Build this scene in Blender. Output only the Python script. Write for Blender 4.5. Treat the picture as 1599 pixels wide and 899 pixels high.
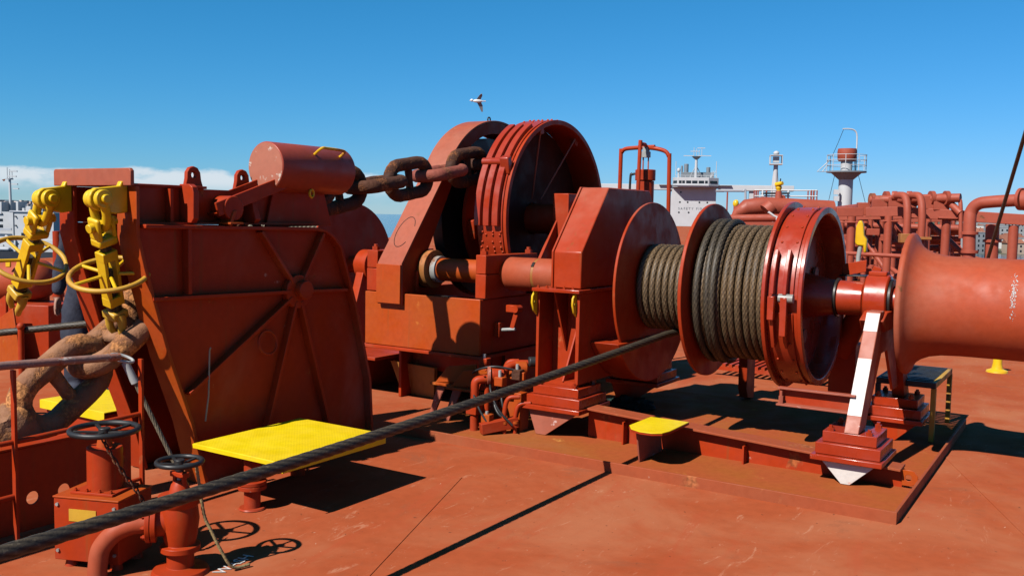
import bpy, bmesh, math, random
from mathutils import Vector, Matrix
R = math.radians
PI = math.pi
rnd = random.Random(7)
sc = bpy.context.scene
for o in list(bpy.data.objects): bpy.data.objects.remove(o)
COL = sc.collection

# ------------------------------------------------------------------ camera
FPX, EYE, PITCH, ROLL, YAW = 1455.0, 1.65, math.atan2(112, 1455), .019, R(32.5)
fw = Vector((-math.sin(YAW)*math.cos(PITCH), math.cos(YAW)*math.cos(PITCH), -math.sin(PITCH)))
rt0 = Vector((math.cos(YAW), math.sin(YAW), 0)); up0 = rt0.cross(fw)
rt = rt0*math.cos(ROLL) + up0*math.sin(ROLL)
up = -rt0*math.sin(ROLL) + up0*math.cos(ROLL)
cd = bpy.data.cameras.new('camera'); cam = bpy.data.objects.new('camera', cd); COL.objects.link(cam)
cd.sensor_width = 36; cd.lens = 36*FPX/1599; cd.clip_start = .05; cd.clip_end = 60000
cam.matrix_world = Matrix(((rt.x, up.x, -fw.x, 0), (rt.y, up.y, -fw.y, 0), (rt.z, up.z, -fw.z, EYE), (0, 0, 0, 1)))
sc.camera = cam
CAM = Vector((0, 0, EYE))
def at(x, y, d):
    "a place in the world, d metres ahead, seen in that direction of the photograph"
    return CAM + fw*d + rt*((x-799.5)/FPX*d) - up*((y-449.5)/FPX*d)

# ------------------------------------------------------------------ light
LIGHT = Vector((.068, .305, -.315)).normalized()       # the way sunlight travels
SUN_EL = math.asin(-LIGHT.z); to_sun = -LIGHT
w = bpy.data.worlds.new('World'); sc.world = w; w.use_nodes = True
nt = w.node_tree; nt.nodes.clear()
def wn(t, **k):
    n = nt.nodes.new(t)
    for a, b in k.items(): setattr(n, a, b)
    return n
wo = wn('ShaderNodeOutputWorld'); bg = wn('ShaderNodeBackground'); bg.inputs[1].default_value = .05
sky = wn('ShaderNodeTexSky', sky_type='NISHITA', sun_disc=False)
sky.sun_elevation = SUN_EL; sky.sun_rotation = math.atan2(to_sun.x, to_sun.y)
sky.altitude = 0; sky.air_density = 1.0; sky.dust_density = 0; sky.ozone_density = 2.6
tc = wn('ShaderNodeTexCoord')
sep = wn('ShaderNodeSeparateXYZ'); nt.links.new(tc.outputs['Generated'], sep.inputs[0])
# a bank of fair-weather cloud low over the horizon, broken up by noise
mp = wn('ShaderNodeMapping'); mp.inputs['Scale'].default_value = (9, 9, 26); nt.links.new(tc.outputs['Generated'], mp.inputs[0])
nz = wn('ShaderNodeTexNoise'); nz.inputs['Scale'].default_value = 1.5; nz.inputs['Detail'].default_value = 9; nz.inputs['Roughness'].default_value = .58
nt.links.new(mp.outputs[0], nz.inputs[0])
nz2 = wn('ShaderNodeTexNoise'); nz2.inputs['Scale'].default_value = 1.35; nz2.inputs['Detail'].default_value = 1
nt.links.new(tc.outputs['Generated'], nz2.inputs[0])
def wmath(op, a, b=None, clamp=False):
    n = wn('ShaderNodeMath', operation=op, use_clamp=clamp)
    for i, s in enumerate((a, b)):
        if s is None: continue
        if isinstance(s, (int, float)): n.inputs[i].default_value = s
        else: nt.links.new(s, n.inputs[i])
    return n.outputs[0]
def wmap(v, a, b, c=0., d=1., smooth=True):
    n = wn('ShaderNodeMapRange', interpolation_type='SMOOTHSTEP' if smooth else 'LINEAR')
    for i, s in enumerate((a, b, c, d)): n.inputs[i+1].default_value = s
    nt.links.new(v, n.inputs[0]); return n.outputs[0]
zz = sep.outputs[2]
top = wmap(zz, .026, .062, .0, .55)
cm = wmath('SUBTRACT', nz.outputs[0], top)
dv = wn('ShaderNodeVectorMath', operation='DOT_PRODUCT'); nt.links.new(tc.outputs['Generated'], dv.inputs[0]); dv.inputs[1].default_value = (-.86, .51, 0)
bank = wmap(wmath('ADD', dv.outputs['Value'], wmath('MULTIPLY', nz2.outputs[0], .18)), .97, 1.06)
mask = wmath('MULTIPLY', wmath('MULTIPLY', wmap(cm, .30, .50, 0, .82), bank), wmap(zz, .012, .030, .12, 1.))
# deep clear-air blue: each channel of the sky given its own slope
SK = .085
sc3 = wn('ShaderNodeSeparateColor'); nt.links.new(sky.outputs[0], sc3.inputs[0]); cc3 = wn('ShaderNodeCombineColor')
for i, (k_, p_) in enumerate(((.47, 1.55), (.67, .85), (1.17, 1.0))):
    nt.links.new(wmath('MULTIPLY', wmath('POWER', wmath('MULTIPLY', sc3.outputs[i], SK), p_), k_/SK), cc3.inputs[i])
mx = wn('ShaderNodeMix', data_type='RGBA'); nt.links.new(mask, mx.inputs[0]); nt.links.new(cc3.outputs[0], mx.inputs[6])
mx.inputs[7].default_value = (8.0, 8.5, 9.0, 1)
nt.links.new(mx.outputs[2], bg.inputs[0]); nt.links.new(bg.outputs[0], wo.inputs[0])
sd = bpy.data.lights.new('sun', 'SUN'); sd.energy = 5.0; sd.angle = R(.53); sd.color = (1, .95, .88)
so = bpy.data.objects.new('sun', sd); COL.objects.link(so); so.location = (-5, -20, 25)
so.rotation_euler = LIGHT.to_track_quat('-Z', 'Y').to_euler()
sc.view_settings.view_transform = 'Standard'; sc.view_settings.look = 'None'
sc.view_settings.exposure = .93; sc.view_settings.gamma = 1; sc.view_settings.use_curve_mapping = False
sc.render.engine = 'CYCLES'; sc.cycles.use_denoising = True; sc.cycles.max_bounces = 5; sc.cycles.diffuse_bounces = 1; sc.cycles.glossy_bounces = 2
sc.cycles.transparent_max_bounces = 4; sc.cycles.volume_bounces = 0

# ------------------------------------------------------------------ materials
MATS = {}
def newmat(name):
    m = bpy.data.materials.new(name); m.use_nodes = True; t = m.node_tree
    return m, t, t.nodes['Principled BSDF']
def noise(t, vec, scale, detail=4, rough=.55, dist=0.):
    n = t.nodes.new('ShaderNodeTexNoise'); n.inputs['Scale'].default_value = scale; n.inputs['Detail'].default_value = detail
    n.inputs['Roughness'].default_value = rough; n.inputs['Distortion'].default_value = dist; t.links.new(vec, n.inputs['Vector']); return n.outputs[0]
def maprange(t, v, a, b, c=0., d=1.):
    n = t.nodes.new('ShaderNodeMapRange'); n.interpolation_type = 'SMOOTHSTEP'
    for i, s in enumerate((a, b, c, d)): n.inputs[i+1].default_value = s
    t.links.new(v, n.inputs[0]); return n.outputs[0]
def mixc(t, f, a, b):
    n = t.nodes.new('ShaderNodeMix'); n.data_type = 'RGBA'
    for i, s in ((0, f), (6, a), (7, b)):
        if isinstance(s, (tuple, list)): n.inputs[i].default_value = (*s[:3], 1)
        elif isinstance(s, (int, float)): n.inputs[i].default_value = s
        else: t.links.new(s, n.inputs[i])
    return n.outputs[2]
def math2(t, op, a, b):
    n = t.nodes.new('ShaderNodeMath'); n.operation = op
    for i, s in enumerate((a, b)):
        if isinstance(s, (int, float)): n.inputs[i].default_value = s
        else: t.links.new(s, n.inputs[i])
    return n.outputs[0]
def paint(name, col, col2=None, rough=.42, rust=.0, rustcol=(.13, .05, .02), worn=0., worncol=(.62, .55, .5), bump=.06, scale=1., streak=0., spec=.32, stretch=(1, 1, 1), dust=0., dustcol=(.42, .16, .09)):
    "weathered paint: broad tone shifts, rust blooms and runs, worn chips"
    sc_ = lambda c: tuple(x*.625 for x in c)
    col = sc_(col); col2 = sc_(col2) if col2 else None; rustcol = sc_(rustcol); worncol = sc_(worncol); dustcol = sc_(dustcol)
    m, t, b = newmat(name); MATS[name] = m
    co = t.nodes.new('ShaderNodeTexCoord').outputs['Object']
    mpn = t.nodes.new('ShaderNodeMapping'); mpn.inputs['Scale'].default_value = stretch; t.links.new(co, mpn.inputs[0]); v = mpn.outputs[0]
    col2 = col2 or tuple(c*.78 for c in col)
    c = mixc(t, maprange(t, noise(t, v, 1.7*scale, 5), .36, .66), col, col2)
    n2 = noise(t, v, 23*scale, 3)
    c = mixc(t, maprange(t, n2, .3, .75, 0, .28), c, tuple(x*.62 for x in col))
    if dust:
        c = mixc(t, maprange(t, noise(t, v, .8*scale, 6, .62, .4), .5, .72, 0, dust), c, dustcol)
    rf = None
    if rust:
        r1 = maprange(t, noise(t, v, 3.1*scale, 8, .68, .3), .66-.3*rust, .74-.22*rust)
        c = mixc(t, r1, c, mixc(t, maprange(t, noise(t, v, 31*scale, 3), .35, .65), rustcol, tuple(min(1, x*2.4) for x in rustcol)))
        rf = r1
    if streak:
        ms = t.nodes.new('ShaderNodeMapping'); ms.inputs['Scale'].default_value = (22, 22, 1.1); t.links.new(co, ms.inputs[0])
        s = maprange(t, noise(t, ms.outputs[0], 1.0, 3), .58, .78, 0, streak)
        c = mixc(t, s, c, (.125, .047, .012))
    if worn:
        k = maprange(t, noise(t, v, 7*scale, 9, .72), .68-.2*worn, .72-.2*worn)
        c = mixc(t, k, c, worncol)
    t.links.new(c, b.inputs['Base Color'])
    rr = maprange(t, noise(t, v, 6*scale, 5), .3, .7, max(.05, rough-.12), min(1, rough+.16))
    if rf is not None:
        rr = math2(t, 'ADD', rr, math2(t, 'MULTIPLY', rf, .35))
    t.links.new(rr, b.inputs['Roughness'])
    b.inputs['Specular IOR Level'].default_value = spec
    if bump:
        bn = t.nodes.new('ShaderNodeBump'); bn.inputs['Strength'].default_value = bump; bn.inputs['Distance'].default_value = .02
        h = math2(t, 'ADD', noise(t, v, 9*scale, 6), math2(t, 'MULTIPLY', n2, .35))
        if rf is not None: h = math2(t, 'ADD', h, math2(t, 'MULTIPLY', rf, -.5))
        t.links.new(h, bn.inputs['Height']); t.links.new(bn.outputs[0], b.inputs['Normal'])
    return m
def deck_mat():
    "red deck paint: touched-up patches, chalky and sooty areas, brush streaks, scuffs and specks"
    m = paint('deck', (.405, .088, .032), (.385, .078, .028), .8, spec=.03, rust=.05, rustcol=(.22, .06, .03), bump=.10, scale=.55, dust=.85, dustcol=(.45, .155, .075))
    t = m.node_tree; b = t.nodes['Principled BSDF']; co = t.nodes.new('ShaderNodeTexCoord').outputs['Object']
    c = b.inputs['Base Color'].links[0].from_socket
    mpn = t.nodes.new('ShaderNodeMapping'); mpn.inputs['Rotation'].default_value = (0, 0, R(21)); mpn.inputs['Scale'].default_value = (2.2, .55, 1); t.links.new(co, mpn.inputs[0])
    c = mixc(t, maprange(t, noise(t, co, .75, 7, .62, .6), .42, .68, 0, .62), c, (.285, .104, .050))                     # chalked, faded paint
    c = mixc(t, maprange(t, noise(t, mpn.outputs[0], 1.5, 7, .66, .9), .54, .66, 0, .42), c, (.262, .048, .019))         # fresher repaint
    c = mixc(t, maprange(t, noise(t, co, 1.6, 9, .72, .7), .55, .70, 0, .5), c, (.150, .054, .028))                      # grime
    c = mixc(t, maprange(t, noise(t, mpn.outputs[0], 4.2, 10, .78, 1.8), .58, .66, 0, .55), c, (.34, .155, .09))         # scuffs
    c = mixc(t, maprange(t, noise(t, co, 24, 4, .6), .67, .72, 0, .85), c, (.065, .024, .013))                           # dark specks
    c = mixc(t, maprange(t, noise(t, co, 33, 5, .6, .8), .70, .74, 0, .8), c, (.42, .28, .20))                           # pale flecks
    t.links.new(c, b.inputs['Base Color'])
RED = (.415, .040, .007); RED2 = (.365, .036, .008)
paint('red', RED, RED2, .46, rust=.15, rustcol=(.19, .05, .015), bump=.08, streak=.42, spec=.15, dust=.75, dustcol=(.41, .125, .075), worn=.015, worncol=(.5, .24, .17))
paint('red_faded', (.39, .088, .042), (.36, .11, .065), .5, rust=.10, rustcol=(.2, .06, .02), bump=.07, streak=.3, spec=.2, dust=.6, dustcol=(.40, .16, .10))
paint('red_shaded', (.10, .016, .006), (.05, .012, .006), .6, rust=.2, rustcol=(.05, .025, .012), bump=.1, spec=.15)  # brake wheel disc: the shade inside the wheel is put into this dark red
paint('red_gloss', (.39, .036, .008), (.34, .032, .010), .27, rust=.08, rustcol=(.2, .06, .02), bump=.05, streak=.15, spec=.42, worn=.05, worncol=(.55, .3, .24))
paint('red_rusty', (.44, .060, .006), (.40, .070, .006), .5, rust=.16, rustcol=(.26, .080, .012), bump=.08, streak=.35, spec=.2)
paint('red_worn', (.40, .12, .075), (.36, .09, .05), .5, worn=.34, worncol=(.60, .40, .36), bump=.05)
paint('red_barrel', (.40, .060, .018), (.37, .080, .034), .6, rust=.07, bump=.05, spec=.22, dust=.5, dustcol=(.40, .16, .10))
paint('red_weight', (.40, .065, .035), (.37, .06, .032), .42, rust=.06, bump=.04, spec=.2, dust=.5, dustcol=(.40, .12, .08))
paint('red_face', (.44, .15, .09), (.42, .13, .075), .6, worn=.62, worncol=(.58, .46, .38), bump=.03, scale=.9)
paint('red_far', (.37, .070, .034), (.33, .06, .03), .6, rust=.12, bump=0, scale=.5)
paint('bare_edge', (.44, .13, .07), None, .5, bump=.03)
deck_mat()
paint('coaming', (.36, .075, .028), (.33, .08, .032), .65, rust=.25, rustcol=(.20, .065, .025), bump=.08, dust=.6, dustcol=(.36, .13, .06), spec=.12, worn=.04, worncol=(.5, .3, .22))
paint('tray', (.385, .084, .028), (.36, .10, .024), .8, spec=.03, rust=.22, rustcol=(.25, .10, .025), bump=.05, dust=.7, dustcol=(.33, .13, .045))
paint('ochre', (.36, .17, .035), (.34, .12, .03), .55, rust=.35, rustcol=(.22, .07, .02), bump=.1, streak=.5)
paint('yellow', (.80, .50, .010), (.74, .42, .010), .38, rust=.07, rustcol=(.30, .12, .02), bump=.04)
paint('yellow_plate', (.84, .62, .004), (.80, .56, .004), .5, rust=.03, bump=.05)
paint('yellow_worn', (.62, .36, .03), (.50, .24, .03), .5, rust=.35, rustcol=(.20, .08, .02), bump=.1)
paint('black', (.016, .017, .018), (.03, .03, .03), .45, worn=.12, worncol=(.16, .15, .14), bump=.06)
paint('grease', (.013, .012, .011), (.03, .022, .015), .35, bump=.12)
paint('steel', (.34, .33, .31), (.25, .23, .2), .38, rust=.2, bump=.05)
paint('galv', (.42, .43, .42), (.30, .30, .28), .5, rust=.22, bump=.05)
paint('rail_worn', (.34, .15, .11), (.30, .20, .17), .65, rust=.4, rustcol=(.20, .06, .03), bump=.2, worn=.5, worncol=(.48, .40, .36), scale=2)
paint('white', (.78, .78, .77), (.70, .70, .69), .5, bump=0, scale=.1)
paint('white_worn', (.72, .68, .64), (.66, .6, .55), .5, rust=.22, rustcol=(.33, .09, .045), bump=.06, scale=2.2)
paint('ship_white', (.54, .55, .56), (.48, .49, .51), .6, bump=0, scale=.02)
paint('ship_pale_grey', (.42, .44, .48), None, .6, bump=0, scale=.05)  # pale bluish grey for small ship fittings
paint('ship_grey', (.20, .23, .26), (.16, .18, .2), .6, bump=0, scale=.05)
paint('hull', (.018, .022, .032), (.03, .03, .04), .5, bump=0, scale=.02)
paint('glass_dark', (.02, .025, .03), None, .12, bump=0)
paint('chain', (.10, .038, .020), (.06, .024, .015), .85, rust=.5, rustcol=(.13, .048, .018), bump=.55, scale=2.4, spec=.2)
paint('chain_red', (.30, .075, .045), (.22, .05, .03), .75, rust=.4, rustcol=(.17, .06, .025), bump=.35, scale=2.4)
paint('chain_big', (.34, .165, .085), (.20, .08, .042), .85, rust=.6, rustcol=(.27, .115, .04), bump=.6, scale=1.8, spec=.2)
paint('denim', (.055, .062, .088), (.03, .034, .05), .85, bump=.25, scale=3, spec=.15)
paint('skin', (.42, .22, .15), None, .55, bump=0)
paint('hair', (.02, .015, .01), None, .6, bump=0)
paint('helmet', (.75, .74, .7), None, .3, bump=0)
paint('net', (.006, .028, .022), (.004, .014, .012), .85, bump=.3, scale=4)
paint('rope_yellow', (.33, .24, .10), (.20, .15, .07), .9, bump=.3, scale=6)
paint('house_white', (.60, .59, .56), (.52, .51, .48), .8, bump=0, scale=.05)
paint('house_grey', (.33, .34, .35), (.26, .27, .28), .8, bump=0, scale=.05)
paint('house_tan', (.46, .36, .28), (.40, .30, .24), .8, bump=0, scale=.05)
paint('town', (.62, .52, .47), (.48, .36, .33), .9, bump=0, scale=.004)
paint('tile', (.32, .12, .07), (.25, .10, .06), .85, bump=0, scale=.05)
paint('hillside', (.085, .10, .05), (.14, .12, .075), .95, bump=0, scale=.02)
paint('far_hill', (.10, .14, .17), (.12, .15, .17), .95, bump=0, scale=.002)  # distance haze put into the colour as a blue-grey tint
paint('gull_white', (.8, .8, .8), None, .7, bump=0)
paint('gull_grey', (.22, .22, .24), None, .7, bump=0)
def rope_mat(name, a, b_, c_):
    a, b_, c_ = [tuple(x*.55 for x in q) for q in (a, b_, c_)]
    m, t, b = newmat(name); MATS[name] = m
    co = t.nodes.new('ShaderNodeTexCoord').outputs['Object']
    c = mixc(t, maprange(t, noise(t, co, 7, 5), .35, .65), a, b_)
    c = mixc(t, maprange(t, noise(t, co, 60, 2), .5, .72, 0, .7), c, c_)
    at_ = t.nodes.new('ShaderNodeAttribute'); at_.attribute_name = 'groove'
    c = mixc(t, at_.outputs['Fac'], c, (.006, .004, .003))
    t.links.new(c, b.inputs['Base Color']); b.inputs['Roughness'].default_value = .55; b.inputs['Specular IOR Level'].default_value = .3
    bn = t.nodes.new('ShaderNodeBump'); bn.inputs['Strength'].default_value = .25; bn.inputs['Distance'].default_value = .006
    t.links.new(noise(t, co, 110, 2), bn.inputs['Height']); t.links.new(bn.outputs[0], b.inputs['Normal'])
rope_mat('wire', (.125, .082, .042), (.19, .118, .055), (.33, .23, .13))
rope_mat('wire_dark', (.055, .044, .030), (.09, .066, .040), (.16, .125, .08))
rope_mat('wire_pale', (.30, .25, .17), (.22, .18, .12), (.4, .34, .24))
def water():
    m, t, b = newmat('water'); MATS['water'] = m
    b.inputs['Base Color'].default_value = (.012, .045, .075, 1); b.inputs['Roughness'].default_value = .12
    co = t.nodes.new('ShaderNodeTexCoord').outputs['Object']
    bn = t.nodes.new('ShaderNodeBump'); bn.inputs['Strength'].default_value = .5; bn.inputs['Distance'].default_value = .6
    t.links.new(noise(t, co, .25, 5), bn.inputs['Height']); t.links.new(bn.outputs[0], b.inputs['Normal'])
water()
def chequer_plate():
    m = paint('yellow_chequer', (.84, .62, .004), (.78, .53, .004), .5, rust=.10, rustcol=(.42, .26, .03), bump=.0, dust=.4, dustcol=(.62, .42, .04))
    t = m.node_tree; b = t.nodes['Principled BSDF']
    co = t.nodes.new('ShaderNodeTexCoord').outputs['Object']
    mpn = t.nodes.new('ShaderNodeMapping'); mpn.inputs['Rotation'].default_value = (0, 0, R(45)); t.links.new(co, mpn.inputs[0])
    ck = t.nodes.new('ShaderNodeTexVoronoi'); ck.inputs['Scale'].default_value = 64; ck.inputs['Randomness'].default_value = .15; t.links.new(mpn.outputs[0], ck.inputs['Vector'])
    bn = t.nodes.new('ShaderNodeBump'); bn.inputs['Strength'].default_value = .3; bn.inputs['Distance'].default_value = .004; bn.invert = True
    t.links.new(ck.outputs['Distance'], bn.inputs['Height']); t.links.new(bn.outputs[0], b.inputs['Normal'])
chequer_plate()

# ------------------------------------------------------------------ mesh tools
ORG = {}
class MB:
    def __init__(s): s.v = []; s.f = []; s.mi = []
    def add(s, v, f):
        o = len(s.v); s.v += [Vector(p) for p in v]; s.f += [tuple(i+o for i in q) for q in f]; return s
    def box(s, x0, x1, y0, y1, z0, z1):
        return s.add([(x, y, z) for z in (z0, z1) for y in (y0, y1) for x in (x0, x1)],
                     [(0, 2, 3, 1), (4, 5, 7, 6), (0, 1, 5, 4), (2, 6, 7, 3), (0, 4, 6, 2), (1, 3, 7, 5)])
    def obox(s, c, ux, uy, uz):
        c, ux, uy, uz = map(Vector, (c, ux, uy, uz))
        return s.add([c+ux*a+uy*b+uz*d for d in (-1, 1) for b in (-1, 1) for a in (-1, 1)],
                     [(0, 2, 3, 1), (4, 5, 7, 6), (0, 1, 5, 4), (2, 6, 7, 3), (0, 4, 6, 2), (1, 3, 7, 5)])
    def bar(s, p0, p1, w, h, upv=(0, 0, 1)):
        p0, p1 = Vector(p0), Vector(p1); d = (p1-p0).normalized(); side = d.cross(Vector(upv)).normalized(); u = side.cross(d)
        return s.obox((p0+p1)/2, (p1-p0)/2, side*w/2, u*h/2)
    def prism(s, pts, ax, a0, a1):
        def q(p, a): return {'x': (a, p[0], p[1]), 'y': (p[0], a, p[1]), 'z': (p[0], p[1], a)}[ax]
        n = len(pts)
        return s.add([q(p, a0) for p in pts]+[q(p, a1) for p in pts],
                     [tuple(range(n)), tuple(range(2*n-1, n-1, -1))]+[(i, (i+1) % n, n+(i+1) % n, n+i) for i in range(n)])
    def _fr(s, d):
        d = Vector(d).normalized(); h = Vector((0, 0, 1)) if abs(d.z) < .9 else Vector((1, 0, 0))
        a = d.cross(h).normalized(); return d, a, a.cross(d)
    def cyl(s, p0, p1, r0, r1=None, n=24, caps=True):
        r1 = r0 if r1 is None else r1; p0, p1 = Vector(p0), Vector(p1); d, a, b = s._fr(p1-p0)
        v = [p+(a*math.cos(2*PI*i/n)+b*math.sin(2*PI*i/n))*r for p, r in ((p0, r0), (p1, r1)) for i in range(n)]
        f = [(i, (i+1) % n, n+(i+1) % n, n+i) for i in range(n)]
        if caps: f += [tuple(range(n)), tuple(range(2*n-1, n-1, -1))]
        return s.add(v, f)
    def lathe(s, prof, o, d, n=48, close=False):
        o = Vector(o); d, a, b = s._fr(d); k = len(prof)
        v = [o+d*h+(a*math.cos(2*PI*i/n)+b*math.sin(2*PI*i/n))*r for i in range(n) for h, r in prof]
        f = []
        for i in range(n):
            j = (i+1) % n
            for q in range(k if close else k-1):
                q2 = (q+1) % k; f.append((i*k+q, i*k+q2, j*k+q2, j*k+q))
        return s.add(v, f)
    def tube(s, pts, r, n=10, closed=False, caps=True):
        pts = [Vector(p) for p in pts]; m = len(pts); rr = r if isinstance(r, (list, tuple)) else [r]*m
        tan = []
        for i in range(m):
            a = pts[(i-1) % m] if (closed or i > 0) else pts[i]; b = pts[(i+1) % m] if (closed or i < m-1) else pts[i]
            tan.append((b-a).normalized())
        _, u, _w = s._fr(tan[0]); v = []
        for i in range(m):
            u = (u-tan[i]*u.dot(tan[i])).normalized(); w_ = tan[i].cross(u)
            v += [pts[i]+(u*math.cos(2*PI*k/n)+w_*math.sin(2*PI*k/n))*rr[i] for k in range(n)]
        f = []
        for i in range(m if closed else m-1):
            j = (i+1) % m
            f += [(i*n+k, i*n+(k+1) % n, j*n+(k+1) % n, j*n+k) for k in range(n)]
        if caps and not closed: f += [tuple(range(n)), tuple(range(m*n-1, (m-1)*n-1, -1))]
        return s.add(v, f)
    def torus(s, c, ax, R_, r, n=36, m=10):
        c = Vector(c); d, a, b = s._fr(ax)
        return s.tube([c+(a*math.cos(2*PI*i/n)+b*math.sin(2*PI*i/n))*R_ for i in range(n)], r, m, True)
    def sphere(s, c, r, n=16, m=10, sz=(1, 1, 1)):
        c = Vector(c); v = []; f = []
        for j in range(1, m):
            t_ = PI*j/m
            v += [c+Vector((math.sin(t_)*math.cos(2*PI*i/n)*sz[0], math.sin(t_)*math.sin(2*PI*i/n)*sz[1], math.cos(t_)*sz[2]))*r for i in range(n)]
        for j in range(m-2): f += [(j*n+i, j*n+(i+1) % n, (j+1)*n+(i+1) % n, (j+1)*n+i) for i in range(n)]
        v += [c+Vector((0, 0, r*sz[2])), c-Vector((0, 0, r*sz[2]))]; k = (m-1)*n
        f += [(k, (i+1) % n, i) for i in range(n)]+[(k+1, (m-2)*n+i, (m-2)*n+(i+1) % n) for i in range(n)]
        return s.add(v, f)
    def arc(s, x0, x1, cy, cz, r0, r1, a0, a1, n=24):
        "an arc-shaped strip about an axis along X; angles in degrees from +Y towards +Z"
        pts = [(cy+r1*math.cos(R(a0+(a1-a0)*i/n)), cz+r1*math.sin(R(a0+(a1-a0)*i/n))) for i in range(n+1)]
        pts += [(cy+r0*math.cos(R(a1+(a0-a1)*i/n)), cz+r0*math.sin(R(a1+(a0-a1)*i/n))) for i in range(n+1)]
        k = n+1; v = [(x0, *p) for p in pts]+[(x1, *p) for p in pts]; N = 2*k; f = []
        for i in range(n):
            a, b, c, d = i, i+1, 2*k-2-i, 2*k-1-i
            f += [(a, b, c, d), (a+N, d+N, c+N, b+N), (a, a+N, b+N, b), (d, c, c+N, d+N)]
        f += [(0, 2*k-1, 2*k-1+N, N), (n, n+N, k+N, k)]
        return s.add(v, f)
    def build(s, name, mat, parent=None, bev=0., smooth=38, seg=2):
        bm = bmesh.new(); o = ORG.get(parent.name, Vector()) if parent else Vector()
        vs = [bm.verts.new(p-o) for p in s.v]
        for q in s.f:
            try: bm.faces.new([vs[i] for i in q])
            except ValueError: pass
        bmesh.ops.recalc_face_normals(bm, faces=bm.faces)
        me = bpy.data.meshes.new(name); bm.to_mesh(me); bm.free()
        return link(name, me, mat, parent, bev, smooth, seg)
def link(name, me, mat, parent=None, bev=0., smooth=38, seg=2):
    if isinstance(mat, str): mat = MATS[mat]
    if mat and not me.materials: me.materials.append(mat)
    if smooth:
        me.shade_smooth(); me.set_sharp_from_angle(angle=R(smooth))
    ob = bpy.data.objects.new(name, me); COL.objects.link(ob)
    if parent: ob.parent = parent; ORG[ob.name] = ORG.get(parent.name, Vector())
    else: ORG[ob.name] = Vector()
    if bev:
        b = ob.modifiers.new('bevel', 'BEVEL'); b.width = bev; b.segments = seg; b.limit_method = 'ANGLE'; b.angle_limit = R(38); b.harden_normals = False
    return ob
def thing(name, loc, label, cat, group=None, rz=0., local=False):
    o = bpy.data.objects.new(name, None); COL.objects.link(o); o.empty_display_size = .2
    o.location = loc; o.rotation_euler = (0, 0, rz); o['label'] = label; o['category'] = cat
    if group: o['group'] = group
    ORG[o.name] = Vector() if local else Vector(loc); return o
def tag(o, label, cat, group=None):
    o['label'] = label; o['category'] = cat
    if group: o['group'] = group
    return o
def recenter(o):
    "put a one-mesh thing's origin at its base"
    me = o.data; xs = [v.co for v in me.vertices]
    c = Vector((sum(p.x for p in xs)/len(xs), sum(p.y for p in xs)/len(xs), min(p.z for p in xs)))
    me.transform(Matrix.Translation(-c)); o.location = o.location+c; return o
def struct(o): o['kind'] = 'structure'; return o
def stuff(o): o['kind'] = 'stuff'; return o
def dup(root, loc=None, rz=None, label=None):
    r = root.copy(); COL.objects.link(r)
    if loc is not None: r.location = loc
    if rz is not None: r.rotation_euler = (0, 0, rz)
    if label: r['label'] = label
    for ch in root.children:
        c = ch.copy(); COL.objects.link(c); c.parent = r
        for g in ch.children:
            d = g.copy(); COL.objects.link(d); d.parent = c
    return r
def rope_mesh(pts, r, closed=False, lay=.34, strands=6, nsec=36, depth=.34):
    "a laid wire: six strands twisted about the path"
    pts = [Vector(p) for p in pts]; m = len(pts); tan = []
    for i in range(m):
        a = pts[(i-1) % m] if (closed or i > 0) else pts[i]; b = pts[(i+1) % m] if (closed or i < m-1) else pts[i]
        tan.append((b-a).normalized())
    h = Vector((0, 0, 1)) if abs(tan[0].z) < .9 else Vector((1, 0, 0)); u = tan[0].cross(h).normalized()
    L = sum((pts[(i+1) % m]-pts[i]).length for i in range(m if closed else m-1))
    if closed: lay = L/max(1, round(L/lay))
    s_ = 0; v = []; g = []
    for i in range(m):
        if i: s_ += (pts[i]-pts[i-1]).length
        u = (u-tan[i]*u.dot(tan[i])).normalized(); w_ = tan[i].cross(u); ph = -2*PI*s_/lay
        for k in range(nsec):
            t_ = 2*PI*k/nsec; q = abs(math.cos(strands/2*(t_-ph))); rad = r*(1-depth+depth*q**.75)
            v.append(pts[i]+(u*math.cos(t_)+w_*math.sin(t_))*rad); g.append(max(0., min(1., 1.45-q*1.8)))
    f = []
    for i in range(m if closed else m-1):
        j = (i+1) % m
        f += [(i*nsec+k, i*nsec+(k+1) % nsec, j*nsec+(k+1) % nsec, j*nsec+k) for k in range(nsec)]
    if not closed: f += [tuple(range(nsec-1, -1, -1)), tuple(range((m-1)*nsec, m*nsec))]
    me = bpy.data.meshes.new('rope'); me.from_pydata([tuple(p) for p in v], [], f); me.update()
    a_ = me.attributes.new('groove', 'FLOAT', 'POINT'); a_.data.foreach_set('value', g)
    return me
def bez(p, n=12):
    "smooth curve through points (Catmull-Rom)"
    p = [Vector(q) for q in p]; p = [p[0]*2-p[1]]+p+[p[-1]*2-p[-2]]; out = []
    for i in range(1, len(p)-2):
        for k in range(n):
            t_ = k/n; a, b, c, d = p[i-1:i+3]
            out.append(.5*((2*b)+(c-a)*t_+(2*a-5*b+4*c-d)*t_*t_+(3*b-a-3*c+d)*t_**3))
    return out+[p[-2]]
def bolt(mb, p, d, r=.018, h=.02):
    p = Vector(p); d = Vector(d).normalized(); mb.cyl(p, p+d*h, r, n=6); mb.cyl(p+d*h*.9, p+d*h*1.7, r*.55, n=8); return mb
AFT = Vector((-math.sin(R(21)), math.cos(R(21)), 0)); PORT = Vector((math.cos(R(21)), math.sin(R(21)), 0))   # ship's own axes
SY = R(21)
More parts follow.
